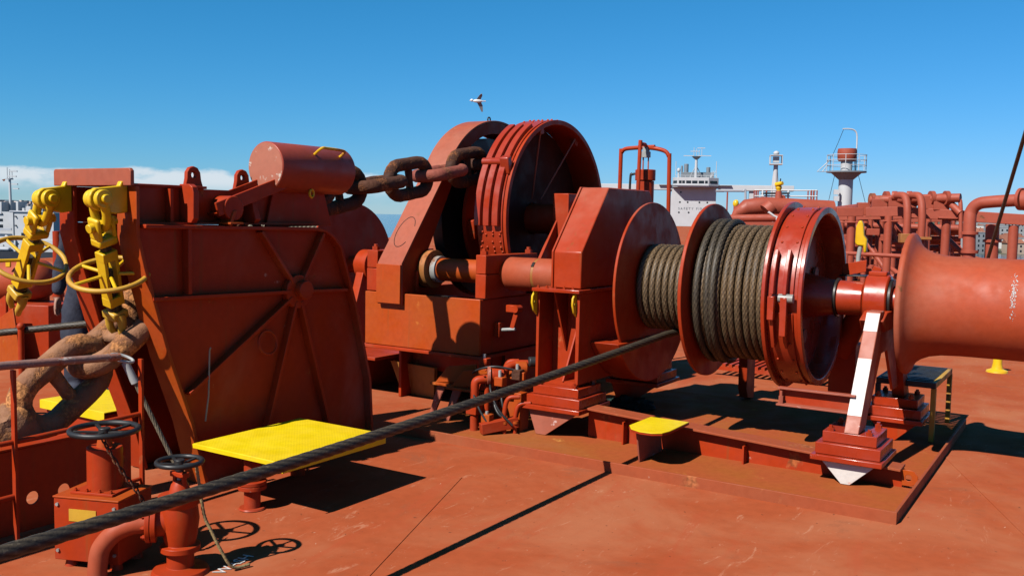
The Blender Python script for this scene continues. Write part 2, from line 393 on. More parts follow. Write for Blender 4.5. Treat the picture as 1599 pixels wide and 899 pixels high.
# ================================================================== setting
def ship(u, v, z=0): return AFT*u + PORT*v + Vector((0, 0, z))
mb = MB(); P4 = [ship(-14, -14), ship(-14, 6), ship(10, 10), ship(45, 13), ship(80, 18), ship(245, 20), ship(245, -24), ship(25, -21)]; N4 = len(P4)
mb.add([(p.x, p.y, 0) for p in P4]+[(p.x, p.y, -17) for p in P4], [tuple(range(N4))]+[(i, N4+i, N4+(i+1) % N4, (i+1) % N4) for i in range(N4)])
deck = struct(mb.build('deck', 'deck', smooth=0))
seams = MB()
for u0, v0, u1, v1 in ((-2, -4.03, 40, -4.03), (-2, -1.45, 5.6, -1.45), (-2, 1.75, 40, 1.75), (-2, 4.9, 40, 4.9), (1.6, -4.03, 1.6, -9), (3.2, 1.75, 3.2, 8.5)):
    a, b = ship(u0, v0, .001), ship(u1, v1, .001); seams.bar(a, b, .024, .005)
seams.build('weld_seam', 'deck', deck, smooth=0)
mb = MB()
sea = MB().add([(-30000, -30000, -16), (30000, -30000, -16), (30000, 30000, -16), (-30000, 30000, -16)], [(0, 1, 2, 3)]).build('sea', 'water', smooth=0)
struct(sea)

# worn white stencilled word on the deck by the valves
def text_mesh(word, size, ext=.0005):
    c = bpy.data.curves.new('t', 'FONT'); c.body = word; c.size = size; c.extrude = ext; c.align_x = 'CENTER'; c.align_y = 'CENTER'
    o = bpy.data.objects.new('t', c); COL.objects.link(o); dg = bpy.context.evaluated_depsgraph_get()
    me = bpy.data.meshes.new_from_object(o.evaluated_get(dg)); bpy.data.objects.remove(o); return me
me = text_mesh('WASH', .085); o = link('stencil_lettering', me, 'white_worn', deck, smooth=0)
o.location = (-3.36, 2.9, .004); o.rotation_euler = (0, 0, R(103))

# ================================================================== drip tray, foundation beams
tray = thing('drip_tray', (-2.6, 5.4, 0), 'low red steel coaming round the deck under the mooring winch', 'drip tray')
MB().box(-4.5, -.91, 5.39, 8.35, -.02, .004).build('tray_floor', 'tray', tray, smooth=0)
MB().box(-4.5, -.89, 5.372, 5.388, -.02, .07).build('coaming_strip', 'coaming', tray, .003)
MB().box(-.908, -.89, 5.39, 8.35, -.02, .069).build('coaming_strip', 'coaming', tray, .003)
def beam(y, label, lug):
    b = thing('foundation_beam', (-2.2, y, 0), label, 'beam')
    MB().prism([(-3.22, .004), (-3.22, .222), (-1.0, .118), (-1.0, .004)], 'x' if 0 else 'y', y-.008, y+.008).build('web', 'red', b)
    MB().obox((-2.11, y, .178), (1.11, 0, -.053), (0, .085, 0), (0, 0, .008)).build('top_flange', 'coaming', b, .003)
    if lug:
        pts = [(-1.0, .02), (-1.0, .118), (-.955, .122)]+[(-.955+.05*math.sin(R(a)), .072+.05*math.cos(R(a))) for a in (30, 70, 110, 150)]+[(-.96, .02)]
        q = plate_holes(pts, [((-.962, .072), .02)], 'y', y-.02, y-.011); link('lifting_lug', q, 'red_rusty', None, .002); o = bpy.data.objects[-1] if 0 else COL.objects[-1]
        o.parent = b; o.data.transform(Matrix.Translation(-ORG[b.name]))
    for x in (-2.9, -2.0): MB().box(x-.006, x+.006, y-.08, y-.009, .004, .19-.047*(x+2.9)-.02).build('stiffener', 'red', b)
def plate_holes(outline, holes, ax, a0, a1, n=16):
    "a flat plate with round holes through it"
    bm = bmesh.new(); edges = []
    def ring(ps):
        vs = [bm.verts.new((p[0], p[1], 0)) for p in ps]
        return [bm.edges.new((vs[i], vs[(i+1) % len(vs)])) for i in range(len(vs))]
    edges += ring(outline)
    for (c, r) in holes: edges += ring([(c[0]+r*math.cos(2*PI*i/n), c[1]+r*math.sin(2*PI*i/n)) for i in range(n)])
    bmesh.ops.triangle_fill(bm, edges=edges, use_beauty=True)
    ex = bmesh.ops.extrude_face_region(bm, geom=list(bm.faces))
    vs = {v for v in ex['geom'] if isinstance(v, bmesh.types.BMVert)}
    for v in bm.verts:
        a = a1 if v in vs else a0; x, y = v.co.x, v.co.y
        v.co = {'x': (a, x, y), 'y': (x, a, y), 'z': (x, y, a)}[ax]
    bmesh.ops.recalc_face_normals(bm, faces=bm.faces); me = bpy.data.meshes.new('plate'); bm.to_mesh(me); bm.free(); return me
def plate(name, outline, holes, ax, a0, a1, mat, parent, bev=.003):
    me = plate_holes(outline, holes, ax, a0, a1); me.transform(Matrix.Translation(-ORG.get(parent.name, Vector()))); return link(name, me, mat, parent, bev)
beam(6.17, 'red foundation beam under the front feet of the mooring winch', True)

# ================================================================== mooring winch
WY, WZ = 6.9, 1.112
winch = thing('mooring_winch', (-2.2, WY, 0), 'big red mooring winch with split drum, brake drum and warping head', 'winch')
prof = [(6.1, 1.118), (6.1, 1.39), (6.52, 1.885), (7.28, 1.885), (7.7, 1.39), (7.7, 1.118)]
gc = MB().prism(prof, 'x', -3.515, -3.28).build('gear_case', 'red', winch, .008)
MB().prism([(y+(-.004 if y < 6.9 else .004), z+.004 if z > 1.2 else z) for y, z in prof], 'x', -3.535, -3.519).build('cover_plate', 'red', gc, .004)
MB().box(-3.665, -3.255, 6.03, 7.77, 1.086, 1.114).build('case_flange', 'red_gloss', winch, .005)
b = MB()
for i in range(5): bolt(b, (-3.62+.0+i*.075, 6.055, 1.114), (0, 0, 1), .011, .012)
stuff(b.build('flange_bolts', 'red', gc))
lc = MB().box(-3.305, -3.275, 6.08, 7.72, .40, 1.084).build('lower_case', 'red', winch, .004)
MB().box(-3.66, -3.635, 6.1, 7.7, .40, 1.085).build('web_plate', 'red', lc, .004)
MB().box(-3.634, -3.306, 6.32, 7.5, .40, 1.085).build('recessed_panel', 'red', lc)
MB().prism([(6.11, 1.083), (6.31, 1.083), (6.31, .62)], 'x', -3.52, -3.505).build('gusset', 'red', lc, .002)
MB().prism([(6.11, .41), (6.31, .41), (6.31, .78)], 'x', -3.43, -3.415).build('gusset', 'red', lc, .002)
for x0, x1 in ((-3.668, -3.652), (-3.318, -3.302)):
    pts = [(6.015+.07*math.cos(R(a))*.9+.03, 1.0+.085*math.sin(R(a))) for a in range(90, 271, 20)]
    pts = [(6.10, 1.083), (6.06, 1.083), (6.03, 1.05), (6.025, 1.0), (6.05, .94), (6.10, .90)]
    plate('lifting_lug', pts, [((6.062, 1.01), .013)], 'x', x0, x1, 'yellow', winch, .004)
def foot(xa, xb, y0, y1, z, tri, mat_tri, tri_pts, s):
    f = MB().box(xa, xb, y0, y1, z, z+.034).build('foot_plate', 'red_gloss', winch, .004)
    MB().box(xa+.022, xb-.018, y0+.035, y1-.035, z+.036, z+.108).build('foot_plate', 'red_gloss', winch, .004)
    MB().box(xa+.055, xb-.05, y0+.075, y1-.07, z+.110, z+.178).build('foot_plate', 'red_gloss', winch, .004)
    for x in (xa+.10, xb-.10):
        for y in (y0+.10, y1-.10): bolt(MB(), (x, y, z+.178), (0, 0, 1), .022, .022).build('bolt', 'red_gloss', winch)
    if tri_pts: MB().prism(tri_pts, 'y', y0+.05, y0+.066).build('knee_plate', mat_tri, winch, .003)
foot(-3.685, -3.19, 5.95, 6.46, .20, 1, 'red_worn', [(-3.655, .199), (-3.23, .199), (-3.50, .006), (-3.585, .006)], 1)
foot(-3.685, -3.19, 7.36, 7.86, .20, 1, 'red', [(-3.655, .199), (-3.23, .199), (-3.50, .006), (-3.585, .006)], -1)
foot(-1.52, -1.085, 5.95, 6.42, .148, 1, 'white_worn', [(-1.465, .147), (-1.13, .147), (-1.28, .006), (-1.335, .006)], 1)
foot(-1.52, -1.085, 7.42, 7.88, .148, 1, 'red', [(-1.465, .147), (-1.13, .147), (-1.28, .006), (-1.335, .006)], -1)
MB().prism([(WY+.76*math.cos(R(a)), WZ+.76*math.sin(R(a))) for a in range(212, 329, 4)], 'x', -3.272, -3.035).build('gear_cover', 'red', lc, .006)
# lower gear case floor pieces that carry the case on its feet
MB().box(-3.634, -3.306, 6.12, 6.318, .379, .41).build('sole_plate', 'red', lc)
# drum shaft, flanges, brake drum
sx = (1, 0, 0)
def disc(name, x0, x1, r, mat, inner=.10, rim=.0):
    return MB().lathe([(x0, inner), (x0, r), (x1, r), (x1, inner)], (0, WY, WZ), sx, 72, True).build(name, mat, winch, .004)
MB().cyl((-3.3, WY, WZ), (-.98, WY, WZ), .092, n=40).build('shaft', 'red_gloss', winch)
MB().cyl((-3.06, WY, WZ), (-1.95, WY, WZ), .285, n=64).build('drum_core', 'red', winch)
disc('drum_flange', -3.085, -3.063, .668, 'red')
disc('drum_flange', -2.572, -2.546, .662, 'red')
disc('drum_flange', -1.962, -1.936, .682, 'red_gloss')
bd = MB().lathe([(-1.936, .61), (-1.936, .625), (-1.73, .625), (-1.725, .645), (-1.70, .645), (-1.70, .60), (-1.72, .585), (-1.85, .575), (-1.865, .17), (-1.60, .12), (-1.60, .09), (-1.9, .09)],
                (0, WY, WZ), sx, 80, True).build('brake_drum', 'red_gloss', winch, .003)
MB().cyl((-1.845, WY, WZ), (-1.60, WY, WZ), .135, .115, n=40).build('hub', 'grease', bd)
pb = MB()
for i in range(3):
    a = R(30+120*i); pb.cyl((-1.852, WY+.3*math.cos(a), WZ+.3*math.sin(a)), (-1.835, WY+.3*math.cos(a), WZ+.3*math.sin(a)), .05, n=20)
pb.build('cover_disc', 'red_worn', bd)
# brake band: two half bands, their ribs and a clevis at the front
bb = MB().arc(-1.905, -1.755, WY, WZ, .6255, .6415, 20, 176, 56).build('brake_band', 'red_gloss', winch, .002)
bl = MB().arc(-1.905, -1.755, WY, WZ, .6255, .6415, 187, 345, 56).build('brake_band', 'red_gloss', winch, .002)
for x in (-1.885, -1.80): MB().arc(x-.012, x+.012, WY, WZ, .6415, .70, 150, 176, 12).build('rib', 'red_gloss', bb, .003)
for x in (-1.885, -1.80): MB().arc(x-.012, x+.012, WY, WZ, .6415, .69, 187, 208, 12).build('rib', 'red_gloss', bl, .003)
pv = MB(); a = R(178); pv.cyl((-1.84, WY+.675*math.cos(a), WZ+.675*math.sin(a)), (-1.742, WY+.675*math.cos(a), WZ+.675*math.sin(a)), .03, n=20)
pv.build('band_pin', 'steel', bb)
MB().obox((-1.885, WY-.69, WZ-.045), (.022, 0, 0), (0, .022, 0), (0, 0, .08)).build('clevis', 'red_gloss', bl, .004)
MB().obox((-1.80, WY-.69, WZ-.10), (.022, 0, 0), (0, .02, 0), (0, 0, .13)).build('clevis', 'red_gloss', bl, .004)
rv = MB()
for i in range(26):
    aa = 25+i*13
    if 148 < aa < 205: continue
    a = R(aa)
    for x in (-1.882, -1.778): rv.sphere((x, WY+.6425*math.cos(a), WZ+.6425*math.sin(a)), .0095, 8, 6)
stuff(rv.build('rivets', 'red', winch))
# brake anchor channel in front of the brake drum
ch = MB().box(-1.80, -1.30, 6.19, 6.2, .43, .55).build('anchor_channel', 'red', winch, .003)
MB().box(-1.80, -1.30, 6.12, 6.188, .43, .442).build('channel_flange', 'red_worn', ch, .002)
MB().box(-1.80, -1.30, 6.14, 6.188, .538, .55).build('channel_flange', 'red_worn', ch, .002)
bolt(MB(), (-1.775, 6.15, .442), (0, 0, 1), .016, .05).build('bolt', 'red_worn', ch)
# right hand pedestal
leg = [(6.02, .328), (6.53, 1.06), (6.66, 1.06), (6.22, .328)]
lg = MB().prism(leg, 'x', -1.335, -1.245).build('pedestal_leg', 'red_worn', winch, .005)
def leg_patch(t0, t1, mat):
    a_, b_ = Vector((0, 6.02, .328)), Vector((0, 6.53, 1.06)); nn = Vector((0, -.732, .51)).normalized()
    p, q = a_.lerp(b_, t0), a_.lerp(b_, t1); MB().obox((p+q)/2+Vector((-1.29, 0, 0))+nn*.0015, (.0425, 0, 0), (q-p)/2, nn*.001).build('paint_patch', mat, lg)
leg_patch(.14, .60, 'white_worn'); leg_patch(.83, .985, 'white_worn')
MB().prism([(2*WY-y, z) for y, z in leg], 'x', -1.335, -1.245).build('pedestal_leg', 'red', winch, .005)
MB().prism([(6.3, .42), (6.68, 1.0), (7.12, 1.0), (7.5, .42), (7.3, .42), (7.0, .75), (6.8, .75), (6.5, .42)], 'x', -1.30, -1.28).build('pedestal_web', 'red', winch)
MB().prism([(6.52, 1.0), (6.66, 1.05), (7.14, 1.05), (7.28, 1.0), (7.2, .92), (6.6, .92)], 'x', -1.38, -1.225).build('bearing_seat', 'red', winch, .006)
bh = MB().lathe([(-1.415, .10), (-1.415, .165), (-1.405, .178), (-1.265, .178), (-1.255, .165), (-1.255, .10)], (0, WY, WZ), sx, 56, True).build('bearing_housing', 'red_gloss', winch, .003)
MB().lathe([(-1.262, .10), (-1.262, .15), (-1.235, .15), (-1.235, .10)], (0, WY, WZ), sx, 48, True).build('grease_seal', 'grease', bh, .003)
MB().box(-1.40, -1.28, WY-.05, WY+.05, WZ+.17, WZ+.20).build('bearing_cap', 'red', bh, .006)
MB().lathe([(-1.60, .09), (-1.60, .125), (-1.43, .118), (-1.43, .09)], (0, WY, WZ), sx, 48, True).build('shaft_sleeve', 'red_gloss', winch, .004)
MB().lathe([(-1.622, .09), (-1.622, .14), (-1.602, .14), (-1.602, .09)], (0, WY, WZ), sx, 48, True).build('brass_ring', 'grease', winch, .004)
# warping head
hp = [(-1.15, .08), (-1.15, .455), (-1.145, .48), (-1.132, .487), (-1.117, .487), (-1.107, .477), (-1.094, .44), (-1.072, .405), (-1.037, .377), (-.985, .354), (-.91, .339), (-.80, .333), (-.5, .332), (-.35, .333), (-.22, .345), (-.13, .372), (-.06, .42), (-.02, .46), (0, .482), (.02, .487), (.035, .475), (.035, .08)]
wh = MB().lathe(hp, (0, WY, WZ-.012), sx, 96, True).build('warping_head', 'red_barrel', winch, smooth=50)
# chipped paint along the barrel
chip = MB(); r_ = random.Random(3)
for i in range(120):
    a = R(128+abs(r_.gauss(0, 1))*0+r_.triangular(0, 62, 34)); xx = -.478+r_.gauss(0, .009); s = r_.uniform(.0012, .0052)
    e = Vector((0, -math.sin(a), math.cos(a))); c = Vector((xx, WY+.3335*math.cos(a), WZ-.012+.3335*math.sin(a))); nn = Vector((0, math.cos(a), math.sin(a)))
    k = r_.randint(5, 7); chip.add([c+nn*.0006+(Vector((1, 0, 0))*math.cos(2*PI*j/k)*s*r_.uniform(.4, 1.0)+e*math.sin(2*PI*j/k)*s*r_.uniform(.8, 1.8)) for j in range(k)], [tuple(range(k))])
stuff(chip.build('chipped_paint', 'galv', wh, smooth=0))
# brake lever with yellow grip
lv = MB().tube([(-1.55, 7.2, 1.3), (-1.55, 7.2, 1.40), (-1.535, 7.2, 1.50)], .016, 10).build('brake_lever', 'galv', winch)
gp = MB(); gp.prism([(-1.56, 1.48), (-1.575, 1.50), (-1.572, 1.62), (-1.555, 1.665), (-1.535, 1.668), (-1.522, 1.64), (-1.515, 1.56), (-1.492, 1.53), (-1.492, 1.43), (-1.512, 1.43), (-1.515, 1.48)], 'y', 7.175, 7.225)
gp.build('grip', 'yellow', lv, .01)
MB().box(-1.66, -1.47, 7.1, 7.28, 1.255, 1.265).build('lever_bracket', 'grease', winch, .003)
MB().obox((-1.57, 7.18, 1.315), (.085, 0, .02), (0, .006, 0), (0, 0, .045)).build('lever_bracket', 'red', winch, .003)
MB().bar((-1.46, 7.17, 1.18), (-1.40, 7.17, 1.33), .06, .03, (0, 1, 0)).build('lever_bracket', 'red', winch, .003)
# brake band foot under the drum and hydraulic motor behind
MB().prism([(8.25, .62), (8.25, .12), (8.30, .03), (8.42, .006), (8.48, .006), (8.48, .62)], 'x', -2.78, -2.70).build('motor_bracket', 'red', winch, .006)
MB().cyl((-2.95, 8.05, .72), (-2.35, 8.05, .72), .14, n=28).build('motor', 'red', winch, .01)
MB().cyl((-1.72, 7.55, .62), (-1.56, 7.45, 1.02), .085, n=24).build('brake_cylinder', 'red', winch, .008)
MB().box(-1.80, -1.60, 7.5, 7.75, .16, .70).build('brake_cylinder_bracket', 'red', winch, .006)

# ================================================================== wire on the winch
wire = thing('mooring_wire', (-2.5, WY, 0), 'dark greased steel mooring wire wound on the winch drum and running forward', 'wire')
def ringpts(r, n, wob=0., seed=0):
    q = random.Random(seed)
    k1, k2 = q.uniform(0, 6), q.uniform(0, 6)
    return [Vector((wob*math.sin(2*PI*i/n+k1), r*math.cos(2*PI*i/n)+0, r*math.sin(2*PI*i/n))) for i in range(n)]
WD = .0255
ms = rope_mesh(ringpts(.315, 84), WD, True, .30); mbg = [rope_mesh(ringpts(.483, 128, .004, s), WD*1.02, True, .30) for s in (1, 2, 3)]
mo = [rope_mesh(ringpts(.525, 132, .012, s), WD*1.05, True, .30) for s in (4, 5)]
mi = rope_mesh(ringpts(.43, 116, .003, 9), WD, True, .30)
def wrap(me, x, tilt=0., m='wire'):
    o = link('wire_wrap', me, m, wire, smooth=0); me.shade_smooth(); o.location = (x+2.5, 0, WZ); o.rotation_euler = (rnd.uniform(0, 6.28), tilt, 0) if 0 else (0, 0, tilt); return o
for i in range(9): wrap(ms, -3.034+i*.0525, .02+rnd.uniform(-.006, .006))
for i in range(11): wrap(mi, -2.51+i*.0522, .0)
for i in range(8): wrap(mbg[i % 3], -2.352+i*.0520+rnd.uniform(-.002, .002), .02+rnd.uniform(-.008, .010))
wrap(mbg[0], -2.514, .01); wrap(mbg[1], -2.46, .0); wrap(mbg[2], -2.408, .012)
wrap(mo[0], -2.385, .062, 'wire_dark'); wrap(mo[1], -2.44, .055, 'wire_dark'); wrap(mo[0], -2.492, .035, 'wire_dark')
# running part: leaves under the drum and crosses the foredeck
rp = [Vector((-2.80, 6.93, .770)), Vector((-2.80, 6.6, .772))]
for i in range(1, 90):
    t_ = i/89; y = 6.6-6.4*t_; z = .772-.165*math.sin(min(1, t_*1.15)*PI/2)-.02*t_; rp.append(Vector((-2.80+.0*t_, y, z)))
full = []
for i in range(len(rp)-1):
    k = max(1, int((rp[i+1]-rp[i]).length/.022)); full += [rp[i].lerp(rp[i+1], j/k) for j in range(k)]
me = rope_mesh([p-Vector((-2.5, WY, 0)) for p in full], WD*1.04, False, .22, 6, 36, .2); o = link('running_line', me, 'wire_dark', wire, smooth=0); me.shade_smooth()
# ================================================================== windlass
from mathutils import noise as mn
GY, GZ = 7.53, 1.63
wl = thing('anchor_windlass', (-4.8, 7.2, 0), 'massive red anchor windlass with gear guard, brake wheel and base box', 'windlass')
bx = MB().box(-5.41, -4.2, 6.12, 6.145, .525, .98).build('base_box', 'red_rusty', wl, .006)
MB().box(-5.41, -5.385, 6.146, 8.9, .53, .98).build('side_plate', 'red', bx, .004)
MB().box(-4.225, -4.2, 6.146, 8.9, .53, .975).build('side_plate', 'red', bx, .004)
MB().box(-5.384, -4.226, 6.146, 8.9, .55, .57).build('bottom_plate', 'red', bx)
MB().box(-5.384, -4.226, 6.95, 6.97, .571, .9).build('inner_plate', 'grease', bx)
MB().box(-5.44, -4.17, 6.1, 8.94, .495, .522).build('sole_plate', 'red', bx, .004)
for xa, xb in ((-5.42, -5.30), (-4.27, -4.17)):
    br = MB().box(xa, xb, 6.15, 6.95, .984, 1.178).build('bearing_block', 'red', wl, .006)
    MB().box(xa+.001, xb-.001, 6.152, 6.948, 1.182, 1.335).build('bearing_cap', 'red', br, .006)
    for y in (6.2, 6.88): bolt(MB(), ((xa+xb)/2, y, 1.336), (0, 0, 1), .032, .03).build('bolt', 'red', br)
PY, PZ = 6.45, 1.18
MB().cyl((-5.3, PY, PZ), (-3.53, PY, PZ), .098, n=40).build('pinion_shaft', 'red_rusty', wl)
cl = MB().lathe([(-4.13, .09), (-4.13, .13), (-4.12, .136), (-3.86, .136), (-3.855, .128), (-3.84, .128), (-3.835, .136), (-3.53, .136), (-3.53, .09)], (0, PY, PZ), sx, 56, True).build('coupling', 'red_barrel', wl, .003)
MB().lathe([(-3.863, .1275), (-3.863, .1335), (-3.832, .1335), (-3.832, .1275)], (0, PY, PZ), sx, 48, True).build('coupling_joint', 'ochre', cl)
MB().obox((-3.848, PY-.10, PZ+.085), (.012, 0, 0), (0, .014, .016), (0, -.006, .006)).build('key_slot', 'grease', cl)
dg = MB().lathe([(-5.19, .09), (-5.19, .15), (-5.15, .15), (-5.15, .135), (-5.12, .145), (-4.99, .158), (-4.985, .158), (-4.985, .13), (-4.97, .13), (-4.97, .165), (-4.90, .165), (-4.90, .09)], (0, PY, PZ), sx, 48, True).build('dog_clutch', 'ochre', wl, .003)
MB().lathe([(-4.88, .09), (-4.88, .115), (-4.83, .115), (-4.83, .09)], (0, PY, PZ), sx, 40, True).build('steel_collar', 'galv', dg, .002)
MB().lathe([(-5.02, .158), (-5.02, .168), (-4.995, .168), (-4.995, .158)], (0, PY, PZ), sx, 40, True).build('clutch_ring', 'grease', dg)
MB().box(-5.0, -4.955, 6.26, 6.29, .99, 1.17).build('shifter_fork', 'red', wl, .005)
# big gear guard with slanted front leg
def circ(r, a0, a1, n): return [(GY+r*math.cos(R(a0+(a1-a0)*i/n)), GZ+r*math.sin(R(a0+(a1-a0)*i/n))) for i in range(n+1)]
out = circ(.925, -25, 170, 60)+[(6.385, 1.26), (6.09, 1.19), (6.09, .895), (6.10, .875)]
out = circ(.925, -25, 157, 60)+[(6.455, 1.55), (6.115, 1.25), (6.085, 1.19), (6.085, .885)]
gpts = circ(.925, -25, 152, 60)+[(6.085, 1.235), (6.085, .885), (6.112, .885)]
inn = [(6.115, 1.18)]+[(6.40, 1.40)]+list(reversed(circ(.81, -25, 156, 50)))
def strip(name, outer, x0, x1, mat, par, t_=.02):
    "a bent plate following an outline"
    m = MB(); n = len(outer); v = []; cen = Vector((GY, GZ))
    for i, p in enumerate(outer):
        a = Vector(outer[max(0, i-1)]); b = Vector(outer[min(n-1, i+1)]); d = (b-a).normalized(); nr = Vector((-d.y, d.x))
        if nr.dot(cen-Vector(p)) < 0: nr = -nr
        q = Vector(p)+nr*t_; v += [(x0, *p), (x1, *p), (x1, *q), (x0, *q)]
    f = []
    for i in range(n-1):
        for k in range(4): f.append((i*4+k, i*4+(k+1) % 4, i*4+4+(k+1) % 4, i*4+4+k))
    f += [(0, 1, 2, 3), tuple((n-1)*4+k for k in (3, 2, 1, 0))]
    return m.add(v, f).build(name, mat, par, .003)
gg = strip('gear_guard', [p for p in gpts[:-1]], -5.24, -4.98, 'red_faded', wl)
def ring_plate(name, outer, inner, x0, x1, mat, par):
    k = len(outer); assert k == len(inner)
    m = MB(); v = [(x0, *p) for p in outer]+[(x0, *p) for p in inner]+[(x1, *p) for p in outer]+[(x1, *p) for p in inner]; f = []
    for i in range(k-1):
        f += [(i, i+1, k+i+1, k+i), (2*k+i, 3*k+i, 3*k+i+1, 2*k+i+1), (i, 2*k+i, 2*k+i+1, i+1), (k+i, k+i+1, 3*k+i+1, 3*k+i)]
    f += [(0, k, 3*k, 2*k), (k-1, 3*k-1, 4*k-1, 2*k-1)]
    return m.add(v, f).build(name, mat, par, .002)
co_ = circ(.904, -25, 152, 60)+[(6.106, 1.228), (6.106, .89)]
ci_ = circ(.80, -25, 160, 60)+[(6.34, 1.16), (6.30, .99)]
ring_plate('guard_side', co_, ci_, -5.0, -4.982, 'red', gg); ring_plate('guard_side', co_, ci_, -5.238, -5.22, 'red', gg)
MB().lathe([(-5.19, .1), (-5.19, .76), (-5.08, .76), (-5.08, .1)], (0, GY, GZ), sx, 72, True).build('main_gear', 'grease', wl)
MB().torus((-5.11, GY+.02, GZ+.945), sx, .022, .007, 16, 8).build('lifting_eye', 'black', gg)
lf = MB().box(-5.24, -4.98, 6.066, 6.084, .895, 1.225); lf.build('guard_foot', 'red_rusty', gg, .003)
# sling scar: a thin scuffed ring on the sloping leg
e1 = Vector((1, 0, 0)); e2 = Vector((0, GY+.925*math.cos(R(152))-6.085, GZ+.925*math.sin(R(152))-1.235)).normalized(); n0 = Vector((0, -e2.z, e2.y)); c0 = Vector((-5.11, 6.085, 1.235))+e2*.33+n0*.0015
MB().tube([c0+e1*.085*math.cos(2*PI*i/28+.4)+e2*(.16*math.sin(2*PI*i/28+.4)) for i in range(24)], .0028, 6).build('scuff_ring', 'grease', gg)
# cable lifter
gy = MB()
for x in (-4.97, -4.66): gy.lathe([(x, .1), (x, .60), (x+.035, .60), (x+.035, .1)], (0, GY, GZ), sx, 56, True)
gy.lathe([(-4.94, .3), (-4.94, .42), (-4.86, .36), (-4.74, .36), (-4.66, .42), (-4.66, .3)], (0, GY, GZ), sx, 20, True)
gy.build('cable_lifter', 'red', wl, .004)
for i in range(6):
    a = R(60*i+12); e = Vector((0, math.cos(a), math.sin(a))); t_ = Vector((0, -math.sin(a), math.cos(a)))
    for x in (-4.91, -4.69): MB().obox(Vector((x, GY, GZ))+e*.45, (.035, 0, 0), t_*.09, e*.1).build('whelp', 'red', wl, .01)
MB().cyl((-5.3, GY, GZ), (-4.0, GY, GZ), .14, n=40).build('main_shaft', 'red', wl)
# brake wheel on the lifter
bw = MB().lathe([(-4.60, .865), (-4.60, .892), (-4.32, .892), (-4.315, .905), (-4.295, .905), (-4.295, .862), (-4.31, .855), (-4.58, .85)], (0, GY, GZ), sx, 110, True).build('brake_wheel', 'red', wl, .003)
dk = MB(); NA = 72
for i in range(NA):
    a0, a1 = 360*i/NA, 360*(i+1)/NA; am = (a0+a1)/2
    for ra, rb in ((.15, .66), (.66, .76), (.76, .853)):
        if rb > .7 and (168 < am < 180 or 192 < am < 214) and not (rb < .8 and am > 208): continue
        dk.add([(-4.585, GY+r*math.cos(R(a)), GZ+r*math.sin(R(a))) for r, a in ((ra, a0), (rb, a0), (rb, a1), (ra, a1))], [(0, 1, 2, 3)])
dko = dk.build('wheel_disc', 'red_shaded', bw, smooth=0); _b = bmesh.new(); _b.from_mesh(dko.data); bmesh.ops.remove_doubles(_b, verts=_b.verts, dist=.001); bmesh.ops.recalc_face_normals(_b, faces=_b.faces); _b.to_mesh(dko.data); _b.free(); sm_ = dko.modifiers.new('s', 'SOLIDIFY'); sm_.thickness = .02
for i in range(8):
    a = R(45*i+20); e = Vector((0, math.cos(a), math.sin(a)))
    if i in (1, 2): MB().cyl(Vector((-4.55, GY, GZ))+e*.2, Vector((-4.34, GY, GZ))+e*.845, .008, n=8).build('tie_rod', 'red_worn', bw)
for a_ in (20, 62, 108, 178):
    a = R(a_); e = Vector((0, math.cos(a), math.sin(a))); MB().obox(Vector((-4.37, GY, GZ))+e*.83, (.03, 0, 0), e.cross(Vector((1, 0, 0)))*.03, e*.03).build('rim_lug', 'red', bw, .004)
# brake band: riveted strap, three ribs at the front, pin
st = MB().arc(-4.585, -4.335, GY, GZ, .893, .905, 25, 148, 60).build('brake_strap', 'red_gloss', wl, .002)
s2 = MB().arc(-4.585, -4.335, GY, GZ, .893, .905, 150, 222, 40).build('brake_strap', 'red_gloss', wl, .002)
for x in (-4.565, -4.475, -4.385):
    MB().arc(x-.029, x+.029, GY, GZ, .905, .938, 116, 147, 16).build('rib', 'red_gloss', st, .004)
    MB().arc(x-.03, x+.03, GY, GZ, .905, .948, 150, 184, 18).build('rib', 'red_gloss', s2, .004)
a = R(149); MB().cyl((-4.60, GY+.94*math.cos(a), GZ+.94*math.sin(a)), (-4.355, GY+.94*math.cos(a), GZ+.94*math.sin(a)), .034, n=24).build('band_pin', 'red_gloss', s2)
MB().cyl((-4.354, GY+.94*math.cos(a), GZ+.94*math.sin(a)), (-4.345, GY+.94*math.cos(a), GZ+.94*math.sin(a)), .028, n=20).build('pin_cap', 'yellow_worn', s2)
MB().obox((-4.36, GY+.945*math.cos(a)-.005, GZ+.94*math.sin(a)-.03), (.045, 0, 0), (0, .03, .012), (0, -.02, .07)).build('clevis', 'red_gloss', s2, .01)
rv = MB()
for i in range(36):
    aa = 28+i*5.5
    if 110 < aa < 187: continue
    a = R(aa)
    for x in ((-4.55, -4.46, -4.36) if aa < 112 else (-4.545, -4.44, -4.36)): rv.sphere((x+.01*(i % 2), GY+.906*math.cos(a), GZ+.906*math.sin(a)), .0115, 8, 6)
for x in (-4.56, -4.50, -4.43, -4.36):
    for aa in (189, 196): a = R(aa); rv.sphere((x, GY+.907*math.cos(a), GZ+.907*math.sin(a)), .0115, 8, 6)
stuff(rv.build('rivets', 'red', wl))
# main bearing pedestal seen through the wheel
pd = MB().box(-4.22, -4.06, 7.28, 7.86, .56, 1.86).build('main_pedestal', 'red', wl, .006)
MB().cyl((-4.06, GY, GZ), (-3.98, GY, GZ), .17, n=36).build('end_cap', 'red', pd, .006)
MB().prism([(6.75, .98), (7.28, 1.62), (7.28, .98)], 'x', -4.20, -4.17).build('pedestal_gusset', 'red', pd, .003)
